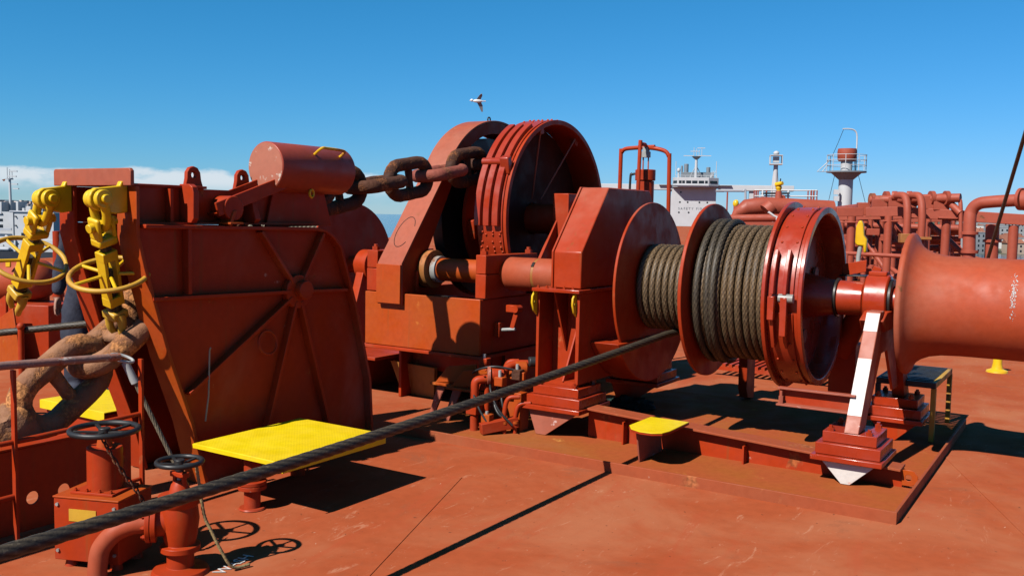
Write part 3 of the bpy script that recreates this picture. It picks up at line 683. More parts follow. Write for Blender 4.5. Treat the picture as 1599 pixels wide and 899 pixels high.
# foundation below the base box
for x in (-5.34, -4.36): MB().box(x, x+.03, 6.5, 8.8, .004, .494).build('foundation_web', 'red', wl, .004)
MB().box(-5.40, -4.30, 6.66, 6.68, .25, .494).build('foundation_web', 'red', wl)
MB().add([(-5.52, 6.60, .30), (-4.98, 6.56, .29), (-5.03, 6.62, .004), (-5.43, 6.66, .004)], [(0, 1, 2, 3)]).add([(-5.52, 6.64, .30), (-4.98, 6.60, .29), (-5.03, 6.66, .004), (-5.43, 6.70, .004)], [(3, 2, 1, 0)]).build('foundation_knee', 'ochre', wl)
MB().box(-5.95, -5.45, 6.3, 8.9, .34, .37).build('foundation_ledge', 'red', wl, .004)
MB().box(-5.9, -5.87, 6.35, 8.8, .004, .34).build('foundation_web', 'red', wl)
for x0, y0 in ((-4.50, 6.02), (-4.28, 5.93)):
    g = MB().prism([(x0-.06, .29), (x0+.06, .43), (x0+.34, .475), (x0+.34, .33)], 'y', y0, y0+.02).build('brace_plate', 'red_rusty', wl, .003)
    MB().box(x0-.09, x0+.36, y0-.03, y0+.16, .272, .292).build('brace_ledge', 'red_rusty', wl, .003)
    MB().prism([(x0-.05, .27), (x0+.03, .27), (x0-.09, .006), (x0-.14, .006)], 'y', y0+.02, y0+.04).build('brace_plate', 'red_worn', wl, .002)
# dog clutch operating linkage on the side of the base
lk = MB().box(-4.199, -4.15, 6.33, 6.42, .66, .78).build('link_bracket', 'red', wl, .005)
MB().cyl((-4.15, 6.37, .72), (-4.02, 6.37, .735), .014, n=10).build('link_rod', 'galv', wl)
MB().obox((-4.03, 6.37, .80), (.018, 0, .06), (0, .012, 0), (.02, 0, -.005)).build('link_lever', 'red', wl, .004)
MB().obox((-4.05, 6.37, .90), (.05, 0, 0), (0, .025, 0), (0, 0, .03)).build('link_lever', 'red', wl, .006)
MB().cyl((-4.01, 6.34, .90), (-4.01, 6.42, .90), .03, n=16).build('link_pin', 'red', wl)

# ================================================================== anchor chain
chain = thing('anchor_chain', (-4.8, 5, 0), 'rusty stud-link anchor chain running from windlass through stopper to the hawse', 'chain')
def link_mesh(L, W, d, seed, bulge=1.0):
    q = random.Random(seed); r = d/2; rc = W/2-r; hs = L/2-r-rc; pts = []
    for i in range(7): pts.append(Vector((0, -hs+2*hs*i/6, rc)))
    for i in range(1, 9): a = PI/2-PI*i/9; pts.append(Vector((0, hs+rc*math.cos(a), rc*math.sin(a))))
    for i in range(7): pts.append(Vector((0, hs-2*hs*i/6, -rc)))
    for i in range(1, 9): a = -PI/2-PI*i/9; pts.append(Vector((0, -hs+rc*math.cos(a), rc*math.sin(a))))
    m = MB(); m.tube(pts, [r*(1+q.uniform(-.03, .03)) for _ in pts], 16, True)
    m.tube([(0, 0, -rc), (0, 0, -rc*.6), (0, 0, 0), (0, 0, rc*.6), (0, 0, rc)], [r*.95, r*.62, r*.55, r*.62, r*.95], 12)
    bm = bmesh.new(); vs = [bm.verts.new(p) for p in m.v]
    for f in m.f: bm.faces.new([vs[i] for i in f])
    bmesh.ops.recalc_face_normals(bm, faces=bm.faces); me = bpy.data.meshes.new('link'); bm.to_mesh(me); bm.free(); return me
LM = [link_mesh(.60, .345, .104, s) for s in (1, 2)]; LB = [link_mesh(.66, .41, .132, s) for s in (3, 4)]
path = [(8.3, 1.25), (8.13, 1.58), (8.0, 1.92), (7.78, 2.08), (7.53, 2.13), (7.2, 2.125), (6.85, 2.085), (6.4, 2.01), (5.95, 1.935), (5.5, 1.87), (5.0, 1.79), (4.5, 1.63), (4.0, 1.42), (3.65, 1.17), (3.36, .955), (3.06, .755), (2.77, .555), (2.45, .36), (2.1, .16)]
pv3 = [Vector((0, y, z)) for y, z in path]; dense = bez(pv3, 14); cum = [0]
for i in range(1, len(dense)): cum.append(cum[-1]+(dense[i]-dense[i-1]).length)
def along(s):
    for i in range(1, len(cum)):
        if cum[i] >= s: t_ = (s-cum[i-1])/(cum[i]-cum[i-1]); return dense[i-1].lerp(dense[i], t_), (dense[min(i+1, len(dense)-1)]-dense[max(0, i-2)]).normalized()
    return dense[-1], (dense[-1]-dense[-2]).normalized()
s0 = min(range(len(dense)), key=lambda i: abs(dense[i].y-5.95)+(1 if dense[i].z < 1.7 else 0)); s0 = cum[s0]
pitch = .415; k = -int(s0/pitch)
while s0+k*pitch < cum[-1]:
    s = s0+k*pitch; p, t_ = along(s); vert = (k % 2 == 0); big = p.y < 3.7
    if p.y < 2.80: break
    last = (p.copy(), t_.copy())
    o = link('link', (LB if big else LM)[k % 2], None, chain, smooth=0); o.data.shade_smooth()
    if not o.data.materials: o.data.materials.append(MATS['chain_big' if big else 'chain'])
    side = Vector((1, 0, 0)); upv = t_.cross(side).normalized()
    if not vert: side, upv = upv, -side
    o.matrix_local = Matrix.Translation(Vector((0, p.y-5, p.z)))@Matrix(((side.x, t_.x, upv.x, 0), (side.y, t_.y, upv.y, 0), (side.z, t_.z, upv.z, 0), (0, 0, 0, 1)))
    if k == -1:
        o.material_slots[0].link = 'OBJECT'; o.material_slots[0].material = MATS['chain_red']
    k += 1

# anchor swivel at the hawse end: cast lumpy body with eye and jaw
bm = bmesh.new(); bmesh.ops.create_icosphere(bm, subdivisions=4, radius=1.0)
for v in bm.verts:
    c = v.co.copy(); q = max(abs(c.x), abs(c.y), abs(c.z)); c = c.lerp(c/q*.82, .55); k = 1+.07*mn.noise(c*2.3)+.03*mn.noise(c*7)
    v.co = Vector((c.x*.165*k*(1-.25*c.y), c.y*.19*k, c.z*.165*k*(1-.2*c.y)))
me = bpy.data.meshes.new('swivel'); bm.to_mesh(me); bm.free(); o = link('swivel_body', me, 'chain_big', chain); sp = last[0]+last[1]*.40; o.location = (0, sp.y-5, sp.z); o.rotation_euler = (math.atan2(-last[1].z, -last[1].y), 0, 0)
p = Vector((-4.8, sp.y, sp.z))+last[1]*.10; q = p+last[1]*.62; dd = (q-p).normalized(); nn = Vector((1, 0, 0)).cross(dd)
for s_ in (-1, 1): MB().tube(bez([p+Vector((.12*s_, 0, 0)), p.lerp(q, .25)+Vector((.17*s_, 0, 0)), p.lerp(q, .6)+Vector((.18*s_, 0, 0)), q+Vector((.13*s_, 0, 0))], 6), .07, 16).build('swivel_jaw', 'chain_big', chain)
# ================================================================== chain stopper
SX = -4.51
cs = thing('chain_stopper', (-4.84, 4.1, 0), 'tall red ribbed chain stopper frame with counterweight on top', 'chain stopper')
outl = [(3.22, 1.565), (4.56, 1.548), (4.64, 1.535), (4.72, 1.49), (4.79, 1.42), (4.95, .98), (5.10, .45), (5.13, .004), (3.67, .004), (3.57, .4), (3.42, .8), (3.27, 1.30), (3.22, 1.5)]
spr = MB().prism(outl, 'x', SX-.02, SX).build('side_plate', 'red', cs)
MB().prism(outl, 'x', -5.19, -5.17).build('side_plate', 'red', cs)
def edge_strip(name, pts, x0, x1, t_, mat, par):
    n = len(pts); v = []
    for i, p in enumerate(pts):
        a = Vector(pts[max(0, i-1)]); b = Vector(pts[min(n-1, i+1)]); d = (b-a).normalized(); q = Vector(p)+Vector((-d.y, d.x))*t_
        v += [(x0, *p), (x1, *p), (x1, *q), (x0, *q)]
    f = [(i*4+k, i*4+(k+1) % 4, i*4+4+(k+1) % 4, i*4+4+k) for i in range(n-1) for k in range(4)]+[(0, 1, 2, 3), tuple((n-1)*4+k for k in (3, 2, 1, 0))]
    return MB().add(v, f).build(name, mat, par, .003)
edge_strip('top_flange', [(3.235, 1.545), (4.56, 1.528), (4.64, 1.515), (4.71, 1.475), (4.775, 1.41), (4.935, .98), (5.085, .45), (5.115, .01)], SX+.001, SX+.062, .022, 'red', spr)
HB = (4.40, 1.13)
for e in ((3.30, 1.15), (4.08, 1.525), (4.63, 1.51), (4.86, 1.115), (3.53, .58), (4.05, .02), (4.74, .02)):
    d = (Vector(e)-Vector(HB)); s = HB[0]+d.normalized().x*.07, HB[1]+d.normalized().y*.07
    MB().bar((SX+.028, *s), (SX+.028, *e), .055, .022, (1, 0, 0) if 0 else Vector((1, 0, 0)).cross(Vector((0, d.x, d.y)))).build('rib', 'red', spr, .003)
MB().cyl((SX, *HB), (SX+.05, *HB), .11, n=36).build('hub_plate', 'red', spr, .004)
MB().cyl((SX+.05, HB[0]+.02, HB[1]+.01), (SX+.10, HB[0]+.02, HB[1]+.01), .062, n=32).build('hub_boss', 'red', spr, .005)
MB().box(SX+.001, SX+.055, 3.52, 3.545, 1.165, 1.544).build('rib', 'red', spr, .003)
wirehook = MB().tube([(SX+.07, 3.66, .84), (SX+.055, 3.665, .82), (SX+.05, 3.66, .55), (SX+.045, 3.64, .40)], .005, 6).build('hook_wire', 'steel', spr)
MB().torus((SX+.045, 4.13, .82), (1, 0, .2), .075, .008, 24, 6).build('hand_loop', 'red', spr)
# upper side box
MB().box(-4.605, -4.585, 3.23, 4.62, 1.57, 1.775).build('upper_plate', 'red', cs)
MB().box(-5.19, -5.17, 3.23, 4.62, 1.568, 1.775).build('upper_plate', 'red', cs)
MB().box(-5.16, -4.56, 3.22, 3.74, 1.776, 1.792).build('top_plate', 'red', cs, .003)
MB().prism([(-4.584, 1.575), (-4.584, 1.80), (-4.50, 1.80), (-4.47, 1.785), (-4.46, 1.75), (-4.46, 1.60), (-4.48, 1.575)], 'y', 3.56, 3.60).build('bracket', 'red', cs, .004)
MB().prism([(-4.584, 1.575), (-4.584, 1.77), (-4.52, 1.77), (-4.46, 1.60), (-4.48, 1.575)], 'y', 4.03, 4.07).build('bracket', 'red', cs, .004)
for y0 in (3.75, 4.13):
    pts = [(y0-.085, 1.70), (y0-.05, 1.84)]+[(y0+.05*math.cos(R(a)), 1.865+.05*math.sin(R(a))) for a in (165, 125, 90, 55, 15)]+[(y0+.055, 1.83), (y0+.10, 1.70)]
    plate('lifting_lug', pts, [((y0, 1.862), .018)], 'x', -4.72, -4.69, 'red', cs, .004)
MB().box(-4.74, -4.67, 3.64, 4.26, 1.60, 1.701).build('lug_base', 'red', cs, .004)
MB().box(-4.605, SX+.0, 3.23, 4.62, 1.566, 1.578).build('ledge', 'red', cs)
# front frame: bent flanges, lintel plate, inner web
fr = [(3.20, 1.775), (3.20, 1.50), (3.245, 1.32), (3.40, .80), (3.55, .40), (3.655, .006)]
edge_strip('front_flange', fr, -4.655, -4.482, .022, 'red_rusty', cs)
edge_strip('front_flange', fr, -5.205, -5.06, .022, 'red', cs)
lp = [(-5.205, 1.776), (-5.205, 1.86), (-5.195, 1.872), (-4.50, 1.872), (-4.484, 1.858), (-4.484, 1.776)]
MB().prism(lp, 'y', 3.168, 3.192).build('lintel_plate', 'red_faded', cs, .004)
MB().box(-5.168, -4.533, 3.46, 3.48, 1.26, 1.77).build('inner_web', 'red', cs)
MB().cyl((-5.165, 4.2, 1.28), (-4.535, 4.2, 1.28), .16, n=36).build('roller', 'red', cs)
# guillotine bar, lever and counterweight
MB().prism([(4.20, 1.55), (4.26, 1.78), (4.72, 1.80), (4.80, 1.56)], 'x', -4.575, -4.555).build('guide_plate', 'red', cs, .003)
lv = MB().cyl((-4.64, 3.86, 1.665), (-4.46, 3.86, 1.665), .075, n=32).build('lever_pivot', 'red', cs, .006)
p0, p1 = Vector((0, 3.74, 1.655)), Vector((0, 4.42, 1.885))
for x in (-4.635, -4.475): MB().bar((x, p0.y, p0.z), (x, p1.y, p1.z), .016, .085, (0, 0, 1)).build('lever_arm', 'red', cs, .003)
MB().bar((-4.555, p0.y+.02, p0.z-.03), (-4.555, p1.y+.02, p1.z-.03), .142, .014, (0, 0, 1)).build('lever_arm', 'red', cs)
MB().obox((-4.50, 3.84, 1.60), (.05, 0, 0), (0, .012, 0), (0, .02, .05)).build('lever_stop', 'red_rusty', cs, .003)
MB().obox((-4.45, 3.83, 1.575), (.05, 0, 0), (0, .05, 0), (0, 0, .006)).build('lever_stop', 'red_rusty', cs, .002)
cw = MB().lathe([(4.195, 0), (4.195, .155), (4.20, .16), (4.86, .16), (4.875, .15), (4.875, 0)], (-4.555, 0, 1.935), (0, 1, 0), 64).build('counterweight', 'red_weight', cs, .003)
MB().cyl((-4.555, 4.1935, 1.935), (-4.555, 4.1945, 1.935), .153, n=48).build('end_face', 'red_face', cw)
hx = -4.555+.165*math.cos(R(38)); hz = 1.935+.165*math.sin(R(38))
MB().tube(bez([(hx-.02, 4.50, hz-.02), (hx+.05, 4.51, hz+.03), (hx+.055, 4.56, hz+.035), (hx+.055, 4.70, hz+.03), (hx+.045, 4.735, hz+.018), (hx-.02, 4.74, hz-.02)], 6), .0095, 8).build('handle', 'yellow', cw)
MB().torus((-4.47, 4.52, 1.775), (1, .3, 0), .026, .008, 20, 8).build('lifting_ring', 'yellow', cw)

# ================================================================== chain claws with turnbuckles
def claw(top, bot, x_eye, label):
    top, bot = Vector(top), Vector(bot); g = thing('chain_claw', (top.x, top.y, bot.z-.1), label, 'chain claw', 'chain claws on the stopper')
    d = (bot-top).normalized(); sd_ = Vector((1, 0, 0)); sd_ = (sd_-d*sd_.dot(d)).normalized(); n_ = d.cross(sd_)
    def L(t_, a=0, b=0): return top+d*t_+sd_*a+n_*b
    pts = [(3.198, 1.63), (3.198, 1.80), (3.16, 1.80), (3.15, 1.775)]+[(top.y+.062*math.cos(R(a)), top.z+.062*math.sin(R(a))) for a in (80, 110, 140, 170, 200, 230, 260)]+[(top.y+.09, 1.62)]
    MB().prism(pts, 'x', x_eye-.018, x_eye+.018).build('pad_eye', 'yellow', g, .006)
    MB().cyl((x_eye-.085, top.y, top.z), (x_eye+.085, top.y, top.z), .025, n=20).build('pin', 'yellow', g, .004)
    for sx_ in (-1, 1): MB().cyl((x_eye+sx_*.03, top.y, top.z), (x_eye+sx_*.062, top.y, top.z), .05, n=24).build('shackle_eye', 'yellow', g, .004)
    bow = [L(0, -.046), L(.06, -.05), L(.12, -.045), L(.155, -.026), L(.165, 0), L(.155, .026), L(.12, .045), L(.06, .05), L(0, .046)]
    MB().tube(bez(bow, 5), .024, 14).build('shackle', 'yellow', g)
    cv = MB()
    for s in (-1, 1): cv.obox(L(.165, 0, s*.045), d*.065, sd_*.045, n_*.013)
    cv.obox(L(.245), d*.025, sd_*.045, n_*.058); cv.build('clevis', 'yellow', g, .016, seg=3) if 0 else cv.build('clevis', 'yellow', g, .013)
    MB().cyl(L(.15, 0, -.085), L(.15, 0, .085), .026, n=16).build('clevis_pin', 'yellow', g, .003)
    MB().cyl(L(.26), L(.36), .022, n=16).cyl(L(.272), L(.30), .034, n=6).build('screw', 'black', g)
    for s in (-1, 1): MB().obox(L(.475, 0, s*.036), d*.155, sd_*.036, n_*.010).build('frame_bar', 'yellow', g, .004)
    for t_ in (.335, .615): MB().obox(L(t_), d*.028, sd_*.037, n_*.047).build('frame_end', 'yellow', g, .005)
    MB().cyl(L(.42), L(.70), .020, n=14).cyl(L(.535), L(.57), .032, n=6).build('screw', 'black', g)
    wc = L(.45); hw = MB().torus(wc, d, .208, .0145, 44, 10).build('hand_wheel', 'yellow_worn', g)
    for i in range(5):
        a = 2*PI*i/5+.5; e = sd_*math.cos(a)+n_*math.sin(a); MB().cyl(wc+e*.05, wc+e*.205, .010, n=8).build('spoke', 'yellow', hw)
    MB().cyl(L(.64), L(.70), .04, n=20).build('collar', 'grease', g, .004)
    for s in (-1, 1): MB().tube(bez([L(.70, s*.04), L(.75, s*.055, .005), L(.80, s*.05, .01), L(.85, s*.034, -.005)], 5), [.030-.0009*i for i in range(16)], 12).build('claw_prong', 'yellow_worn', g)
    MB().obox(L(.70), d*.025, sd_*.055, n_*.05).build('claw_head', 'yellow_worn', g, .01)
    return g
claw((-4.57, 3.03, 1.70), (-4.79, 3.30, .88), -4.57, 'yellow turnbuckle claw with hand wheel hooked onto the chain below the right flange')
claw((-5.09, 3.05, 1.70), (-5.62, 3.14, .98), -5.09, 'yellow turnbuckle claw with hand wheel hanging from the left flange at the photo edge')
# lashing wire from claw to deck
lash = thing('lashing_wire', (-4.62, 3.5, 0), 'pale wire lashing with grey sleeve between claw and deck beside the stopper', 'wire')
lp0, lp1 = Vector((-4.62, 3.20, .82)), Vector((-4.42, 3.42, .14))
me = rope_mesh([lp0.lerp(lp1, i/60)-ORG[lash.name] for i in range(61)], .013, False, .11); o = link('wire', me, 'wire_pale', lash, smooth=0); me.shade_smooth()
MB().cyl(lp0.lerp(lp1, .04), lp0.lerp(lp1, .22), .022, n=16).build('sleeve', 'galv', lash, .003)
MB().torus(lp0+Vector((0, 0, .03)), (1, 0, 0), .03, .009, 20, 8).build('thimble', 'galv', lash)

# ================================================================== yellow step platform
pf = thing('step_platform', (-3.95, 3.85, 0), 'bright yellow chequer-plate step platform beside the chain stopper', 'platform')
MB().box(-4.315, -3.60, 3.43, 4.265, .322, .33).build('tread_plate', 'yellow_chequer', pf, .002)
MB().box(-3.606, -3.598, 3.43, 4.265, .272, .3285).build('lip', 'yellow_plate', pf, .002)
MB().box(-4.315, -3.608, 3.424, 3.4295, .305, .3285).build('lip', 'yellow_plate', pf, .001)
MB().box(-4.315, -3.608, 4.2655, 4.271, .29, .3285).build('lip', 'yellow_plate', pf, .001)
for x, y in ((-3.93, 3.52), (-4.22, 4.15)):
    MB().cyl((x, y, .0), (x, y, .321), .045, n=24).build('leg', 'red', pf)
    if y < 3.6:
        MB().lathe([(.115, .045), (.115, .078), (.138, .078), (.138, .045)], (x, y, 0), (0, 0, 1), 28, True).lathe([(.141, .045), (.141, .078), (.162, .078), (.162, .045)], (x, y, 0), (0, 0, 1), 28, True).build('flange', 'red', pf, .002)
        MB().cyl((x, y, .004), (x, y, .012), .075, .07, n=24).build('foot', 'red', pf)
pf2 = thing('step_platform', (-5.75, 3.9, 0), 'yellow step plate behind the rusty chain left of the stopper', 'platform')
MB().box(-6.15, -5.42, 3.62, 4.10, .322, .33).build('tread_plate', 'yellow_chequer', pf2, .002)
MB().box(-6.15, -5.42, 3.612, 3.6195, .27, .329).build('lip', 'yellow_plate', pf2, .001)
MB().box(-6.12, -5.45, 3.64, 4.08, .004, .31).build('pedestal', 'red', pf2, .01)

# ================================================================== small curved step at the winch
stp = thing('foot_step', (-2.6, 6.0, 0), 'small rounded yellow foot step on red bracket before the drum', 'step')
pts = [(-2.66, 6.04), (-2.665, 5.70), (-2.61, 5.61), (-2.53, 5.57), (-2.445, 5.575), (-2.39, 5.62), (-2.372, 5.70), (-2.372, 6.04)]
MB().prism(pts, 'z', .246, .253).build('tread', 'yellow_plate', stp, .002); MB().prism([(x, y+.003) for x, y in pts], 'z', .232, .2455).build('tread_base', 'red', stp, .002)
MB().prism([(5.72, .006), (5.66, .231), (6.03, .231), (6.10, .006)], 'x', -2.60, -2.588).build('bracket', 'red_worn', stp, .002)

# ================================================================== deck valves
def hand_wheel(parent, c, r, t_, mat, spokes=5, dish=.03, name='hand_wheel'):
    c = Vector(c); hw = MB().torus(c, (0, 0, 1), r, t_, 44, 12).build(name, mat, parent)
    for i in range(spokes):
        a = 2*PI*i/spokes+.3; e = Vector((math.cos(a), math.sin(a), 0)); MB().bar(c+e*.02-Vector((0, 0, dish)), c+e*r, t_*1.2, t_*.8).build('spoke', mat, hw, .002)
    MB().cyl(c-Vector((0, 0, dish+.03)), c-Vector((0, 0, dish-.022)), t_*2.0, n=16).build('hub', mat, hw, .003); return hw
v1 = thing('boxed_valve', (-3.89, 2.585, 0), 'red boxed deck valve with large black hand wheel on its post', 'valve')
ce = Vector((-3.89, 2.585, 0)); ux, uy = PORT*.165, AFT*.13
MB().obox(ce+Vector((0, 0, .185)), ux, uy, (0, 0, .145)).build('box', 'red', v1, .004)
MB().obox(ce+Vector((0, 0, .334)), ux*1.02, uy*1.03, (0, 0, .004)).build('box_lid', 'red_rusty', v1, .002)
MB().obox(ce-uy*1.012+Vector((0, 0, .255))-ux*.1, ux*.42, uy*.012, (0, 0, .028)).build('name_plate', 'yellow_worn', v1)
bt = MB()
for a, z in ((-.88, .30), (-.88, .085), (.88, .30), (.88, .085)): bt.cyl(ce+ux*a-uy*1.0+Vector((0, 0, z)), ce+ux*a-uy*1.06+Vector((0, 0, z)), .008, n=8)
stuff(bt.build('screws', 'steel', v1))
for a in (-.7, .7):
    for b in (-.6, .6): MB().cyl(ce+ux*a+uy*b, ce+ux*a+uy*b+Vector((0, 0, .045)), .03, .02, n=14).build('foot', 'red', v1)
pc = ce+uy*.1; MB().cyl(pc+Vector((0, 0, .338)), pc+Vector((0, 0, .545)), .079, n=36).build('post', 'red', v1, .004)
MB().obox(pc+Vector((0, 0, .344)), ux*.66, uy*.8, (0, 0, .006)).build('post_flange', 'red', v1, .002)
bt = MB()
for a in (-.55, -.2, .2, .55): bolt(bt, pc+ux*a-uy*.68+Vector((0, 0, .350)), (0, 0, 1), .009, .009)
stuff(bt.build('flange_bolts', 'red', v1))
MB().cyl(pc+Vector((0, 0, .545)), pc+Vector((0, 0, .60)), .036, .028, n=20).build('stem', 'red_rusty', v1)
hand_wheel(v1, pc+Vector((0, 0, .622)), .148, .0135, 'black', 5, .012)
def small_chain(name, label, pts, d, mat, cat='chain'):
    t_ = thing(name, Vector(pts[-1]), label, cat); c = bez(pts, 12); acc = 0; k = 0; last = c[0]; L = d*2.6
    for i in range(1, len(c)):
        while (c[i]-last).length >= L:
            dirn = (c[i]-last).normalized(); q = last+dirn*L; m = (last+q)/2; up_ = Vector((0, 0, 1)) if k % 2 else Vector((1, .3, 0)); s = dirn.cross(up_).normalized()
            ring = [m+dirn*math.cos(2*PI*j/10)*L*.72+s*math.sin(2*PI*j/10)*d*.95 for j in range(10)]
            MB().tube(ring, d*.36, 6, True).build('chain_link', mat, t_); last = q; k += 1
    return t_
small_chain('locking_chain', 'rusty small chain hanging from the larger black valve wheel', [pc+Vector((.09, -.07, .61)), pc+Vector((.125, -.05, .53)), pc+Vector((.165, .0, .42)), pc+Vector((.19, .05, .33)), pc+Vector((.20, .08, .24))], .0105, 'chain')
v2 = thing('deck_valve', (-3.49, 2.70, 0), 'red flanged deck valve with smaller black hand wheel and bent pipe', 'valve')
c2 = Vector((-3.49, 2.70, 0)); Zv = (0, 0, 1)
MB().lathe([(.0, .0), (.0, .13), (.02, .12), (.03, .06), (.10, .06), (.105, .088), (.13, .088), (.135, .066), (.17, .075), (.25, .085), (.31, .078), (.335, .095), (.36, .095), (.365, .05), (.41, .038), (.43, .02), (.43, 0)], c2, Zv, 36).build('body', 'red', v2, .002)
ar = -PORT*.9-AFT*.45; ar.normalize(); fc = c2+Vector((0, 0, .235))
MB().cyl(fc+ar*.05, fc+ar*.10, .06, n=28).build('branch', 'red', v2)
MB().cyl(fc+ar*.10, fc+ar*.122, .085, n=32).build('flange', 'red', v2, .002); MB().cyl(fc+ar*.125, fc+ar*.145, .085, n=32).build('flange', 'red', v2, .002)
_, a1, a2 = MB()._fr(ar)
for i in range(8): q = fc+ar*.147+(a1*math.cos(PI*i/4)+a2*math.sin(PI*i/4))*.066; bolt(MB(), q, ar, .011, .010).build('bolt', 'red', v2)
ep = bez([fc+ar*.145, fc+ar*.21+Vector((0, 0, -.004)), fc+ar*.28+Vector((0, 0, -.035)), fc+ar*.335+Vector((0, 0, -.10)), fc+ar*.35+Vector((0, 0, -.18)), fc+ar*.352+Vector((0, 0, -.24))], 8)
MB().tube(ep, .042, 24).build('bent_pipe', 'red_barrel', v2)
for s in (-1, 1): MB().cyl(c2+Vector((.03*s, 0, .36)), c2+Vector((.03*s, 0, .455)), .012, n=10).build('yoke', 'red', v2)
MB().obox(c2+Vector((0, 0, .455)), (.045, 0, 0), (0, .02, 0), (0, 0, .012)).build('yoke_bar', 'red', v2, .003)
MB().cyl(c2+Vector((0, 0, .43)), c2+Vector((0, 0, .505)), .012, n=12).build('stem', 'steel', v2)
hand_wheel(v2, c2+Vector((0, 0, .512)), .098, .0115, 'black', 5, .010)
me = rope_mesh([p-c2 for p in bez([c2+Vector((.09, .02, .505)), c2+Vector((.10, .03, .40)), c2+Vector((.105, .05, .27)), c2+Vector((.125, .07, .20)), c2+Vector((.16, .10, .10)), c2+Vector((.19, .14, .02)), c2+Vector((.21, .22, .012))], 12)], .008, False, .05, 3, 10)
o = link('tie_rope', me, 'rope_yellow', None, smooth=0); me.shade_smooth(); o.location = c2; tag(o, 'thin frayed rope tied to the smaller black valve wheel', 'rope')

# ================================================================== guard rail and plate at the hawse
RX = -4.45
gr = thing('guard_rail', (RX, 2.8, 0), 'red pipe guard rail with weathered top bar before the rusty chain', 'railing')
MB().tube([(RX, 1.2, .91), (RX, 2.45, .885), (RX, 3.06, .855)], .021, 12).build('top_rail', 'rail_worn', gr)
for y, h in ((2.48, .87), (3.19, .84), (1.4, .9)): MB().bar((RX+.005, y, .0), (RX+.005, y, h-.01), .03, .016, (0, 1, 0)).build('post', 'red', gr, .002)
MB().tube([(RX, 1.2, .50), (RX, 2.5, .505), (RX, 3.2, .525)], .0125, 10).build('middle_rail', 'red', gr)
MB().tube([(RX, 1.2, .22), (RX, 2.48, .235)], .0125, 10).build('lower_rail', 'red', gr)
MB().tube([(RX, 3.19, .16), (RX+.02, 3.06, .16)], .011, 10).build('lower_rail', 'red', gr)
MB().torus((RX-.06, 3.12, .835), (.3, .2, 1), .06, .008, 24, 8).build('wire_ring', 'galv', gr)
hp_ = thing('hawse_plate', (-4.56, 2.6, 0), 'low dark red plate with two drain holes beside the hawse', 'plate')
plate('plate', [(1.3, .006), (1.3, .42), (3.0, .44), (3.2, .42), (3.2, .006)], [((2.63, .17), .034), ((2.80, .17), .034)], 'x', -4.57, -4.555, 'red', hp_)
MB().box(-4.60, -4.535, 1.3, 3.1, .441, .452).build('top_flange', 'red', hp_, .002)

# ================================================================== hydraulic valve manifold between windlass and winch
mf = thing('hydraulic_manifold', (-3.95, 6.0, 0), 'cluster of small red hydraulic pipes and valves beside the gear case foot', 'manifold')
def el(pts, r, mat='red', name='pipe'): return MB().tube(bez(pts, 6), r, 12).build(name, mat, mf)
el([(-4.03, 5.82, .0), (-4.03, 5.82, .12)], .032); MB().box(-4.08, -3.985, 5.775, 5.87, .13, .22).build('valve_block', 'red', mf, .005)
el([(-4.03, 5.82, .22), (-4.03, 5.82, .33), (-4.02, 5.83, .385), (-3.97, 5.87, .40), (-3.9, 5.93, .40)], .033)
el([(-3.97, 5.90, 0), (-3.97, 5.90, .14), (-3.97, 5.90, .34)], .022)
MB().cyl((-3.93, 5.90, .43), (-3.86, 5.96, .43), .06, n=24).build('valve_body', 'red', mf, .006)
MB().cyl((-3.955, 5.88, .43), (-3.935, 5.895, .43), .07, n=24).build('valve_flange', 'red_worn', mf, .003)
for i in range(6): a = PI*i/3; MB().sphere((-3.957+.0, 5.88+.048*math.cos(a)*.8, .43+.048*math.sin(a)), .009, 8, 6).build('bolt', 'red', mf)
el([(-3.88, 5.95, .44), (-3.84, 6.05, .50), (-3.76, 6.12, .51), (-3.70, 6.2, .50)], .03)
MB().cyl((-3.80, 6.04, .48), (-3.74, 6.10, .48), .052, n=20).build('valve_body', 'red_rusty', mf, .006)
MB().cyl((-3.72, 6.1, .53), (-3.66, 6.16, .53), .04, n=20).build('valve_body', 'black', mf, .006)
el([(-3.92, 5.98, .36), (-3.92, 5.93, .22), (-3.86, 5.90, .14), (-3.80, 5.92, .10)], .010, 'black', 'hose')
el([(-3.88, 6.0, .36), (-3.86, 5.94, .26), (-3.83, 5.92, .17), (-3.86, 5.95, .10)], .010, 'black', 'hose')
MB().box(-3.84, -3.71, 5.98, 6.10, .0, .30).build('support_plate', 'red_rusty', mf, .004)
MB().bar((-3.90, 5.72, .05), (-3.72, 5.95, .09), .07, .08).build('support_foot', 'red', mf, .004)
MB().box(-3.86, -3.70, 6.0, 6.03, .40, .46).build('support_plate', 'red_rusty', mf, .003)
el([(-3.98, 6.1, .0), (-3.98, 6.1, .40), (-3.9, 6.12, .46)], .018)

for i, (x, y, z0, z1, r) in enumerate(((-4.12, 5.95, 0, .36, .02), (-4.08, 6.02, 0, .42, .026), (-3.78, 5.86, 0, .27, .018), (-3.92, 6.06, .1, .5, .022), (-3.72, 5.92, 0, .22, .016))):
    el([(x, y, z0), (x, y, z0+(z1-z0)*.6), (x+.02, y+.02, z1), (x+.10, y+.06, z1+.02)], r)
    MB().cyl((x, y, z0+.08), (x, y, z0+.10), r*1.7, n=14).build('flange', 'red_rusty', mf)
for i, (x, y, z) in enumerate(((-4.02, 5.93, .30), (-3.84, 5.88, .36), (-3.76, 6.0, .40), (-4.10, 6.05, .44), (-3.90, 5.80, .05))):
    MB().box(x-.035, x+.04, y-.03, y+.04, z, z+.06+.01*i).build('valve_block', ('red', 'red_rusty', 'chain', 'red', 'red_rusty')[i], mf, .006)
    MB().cyl((x, y, z+.06), (x, y, z+.12), .012, n=8).build('spindle', 'galv', mf)
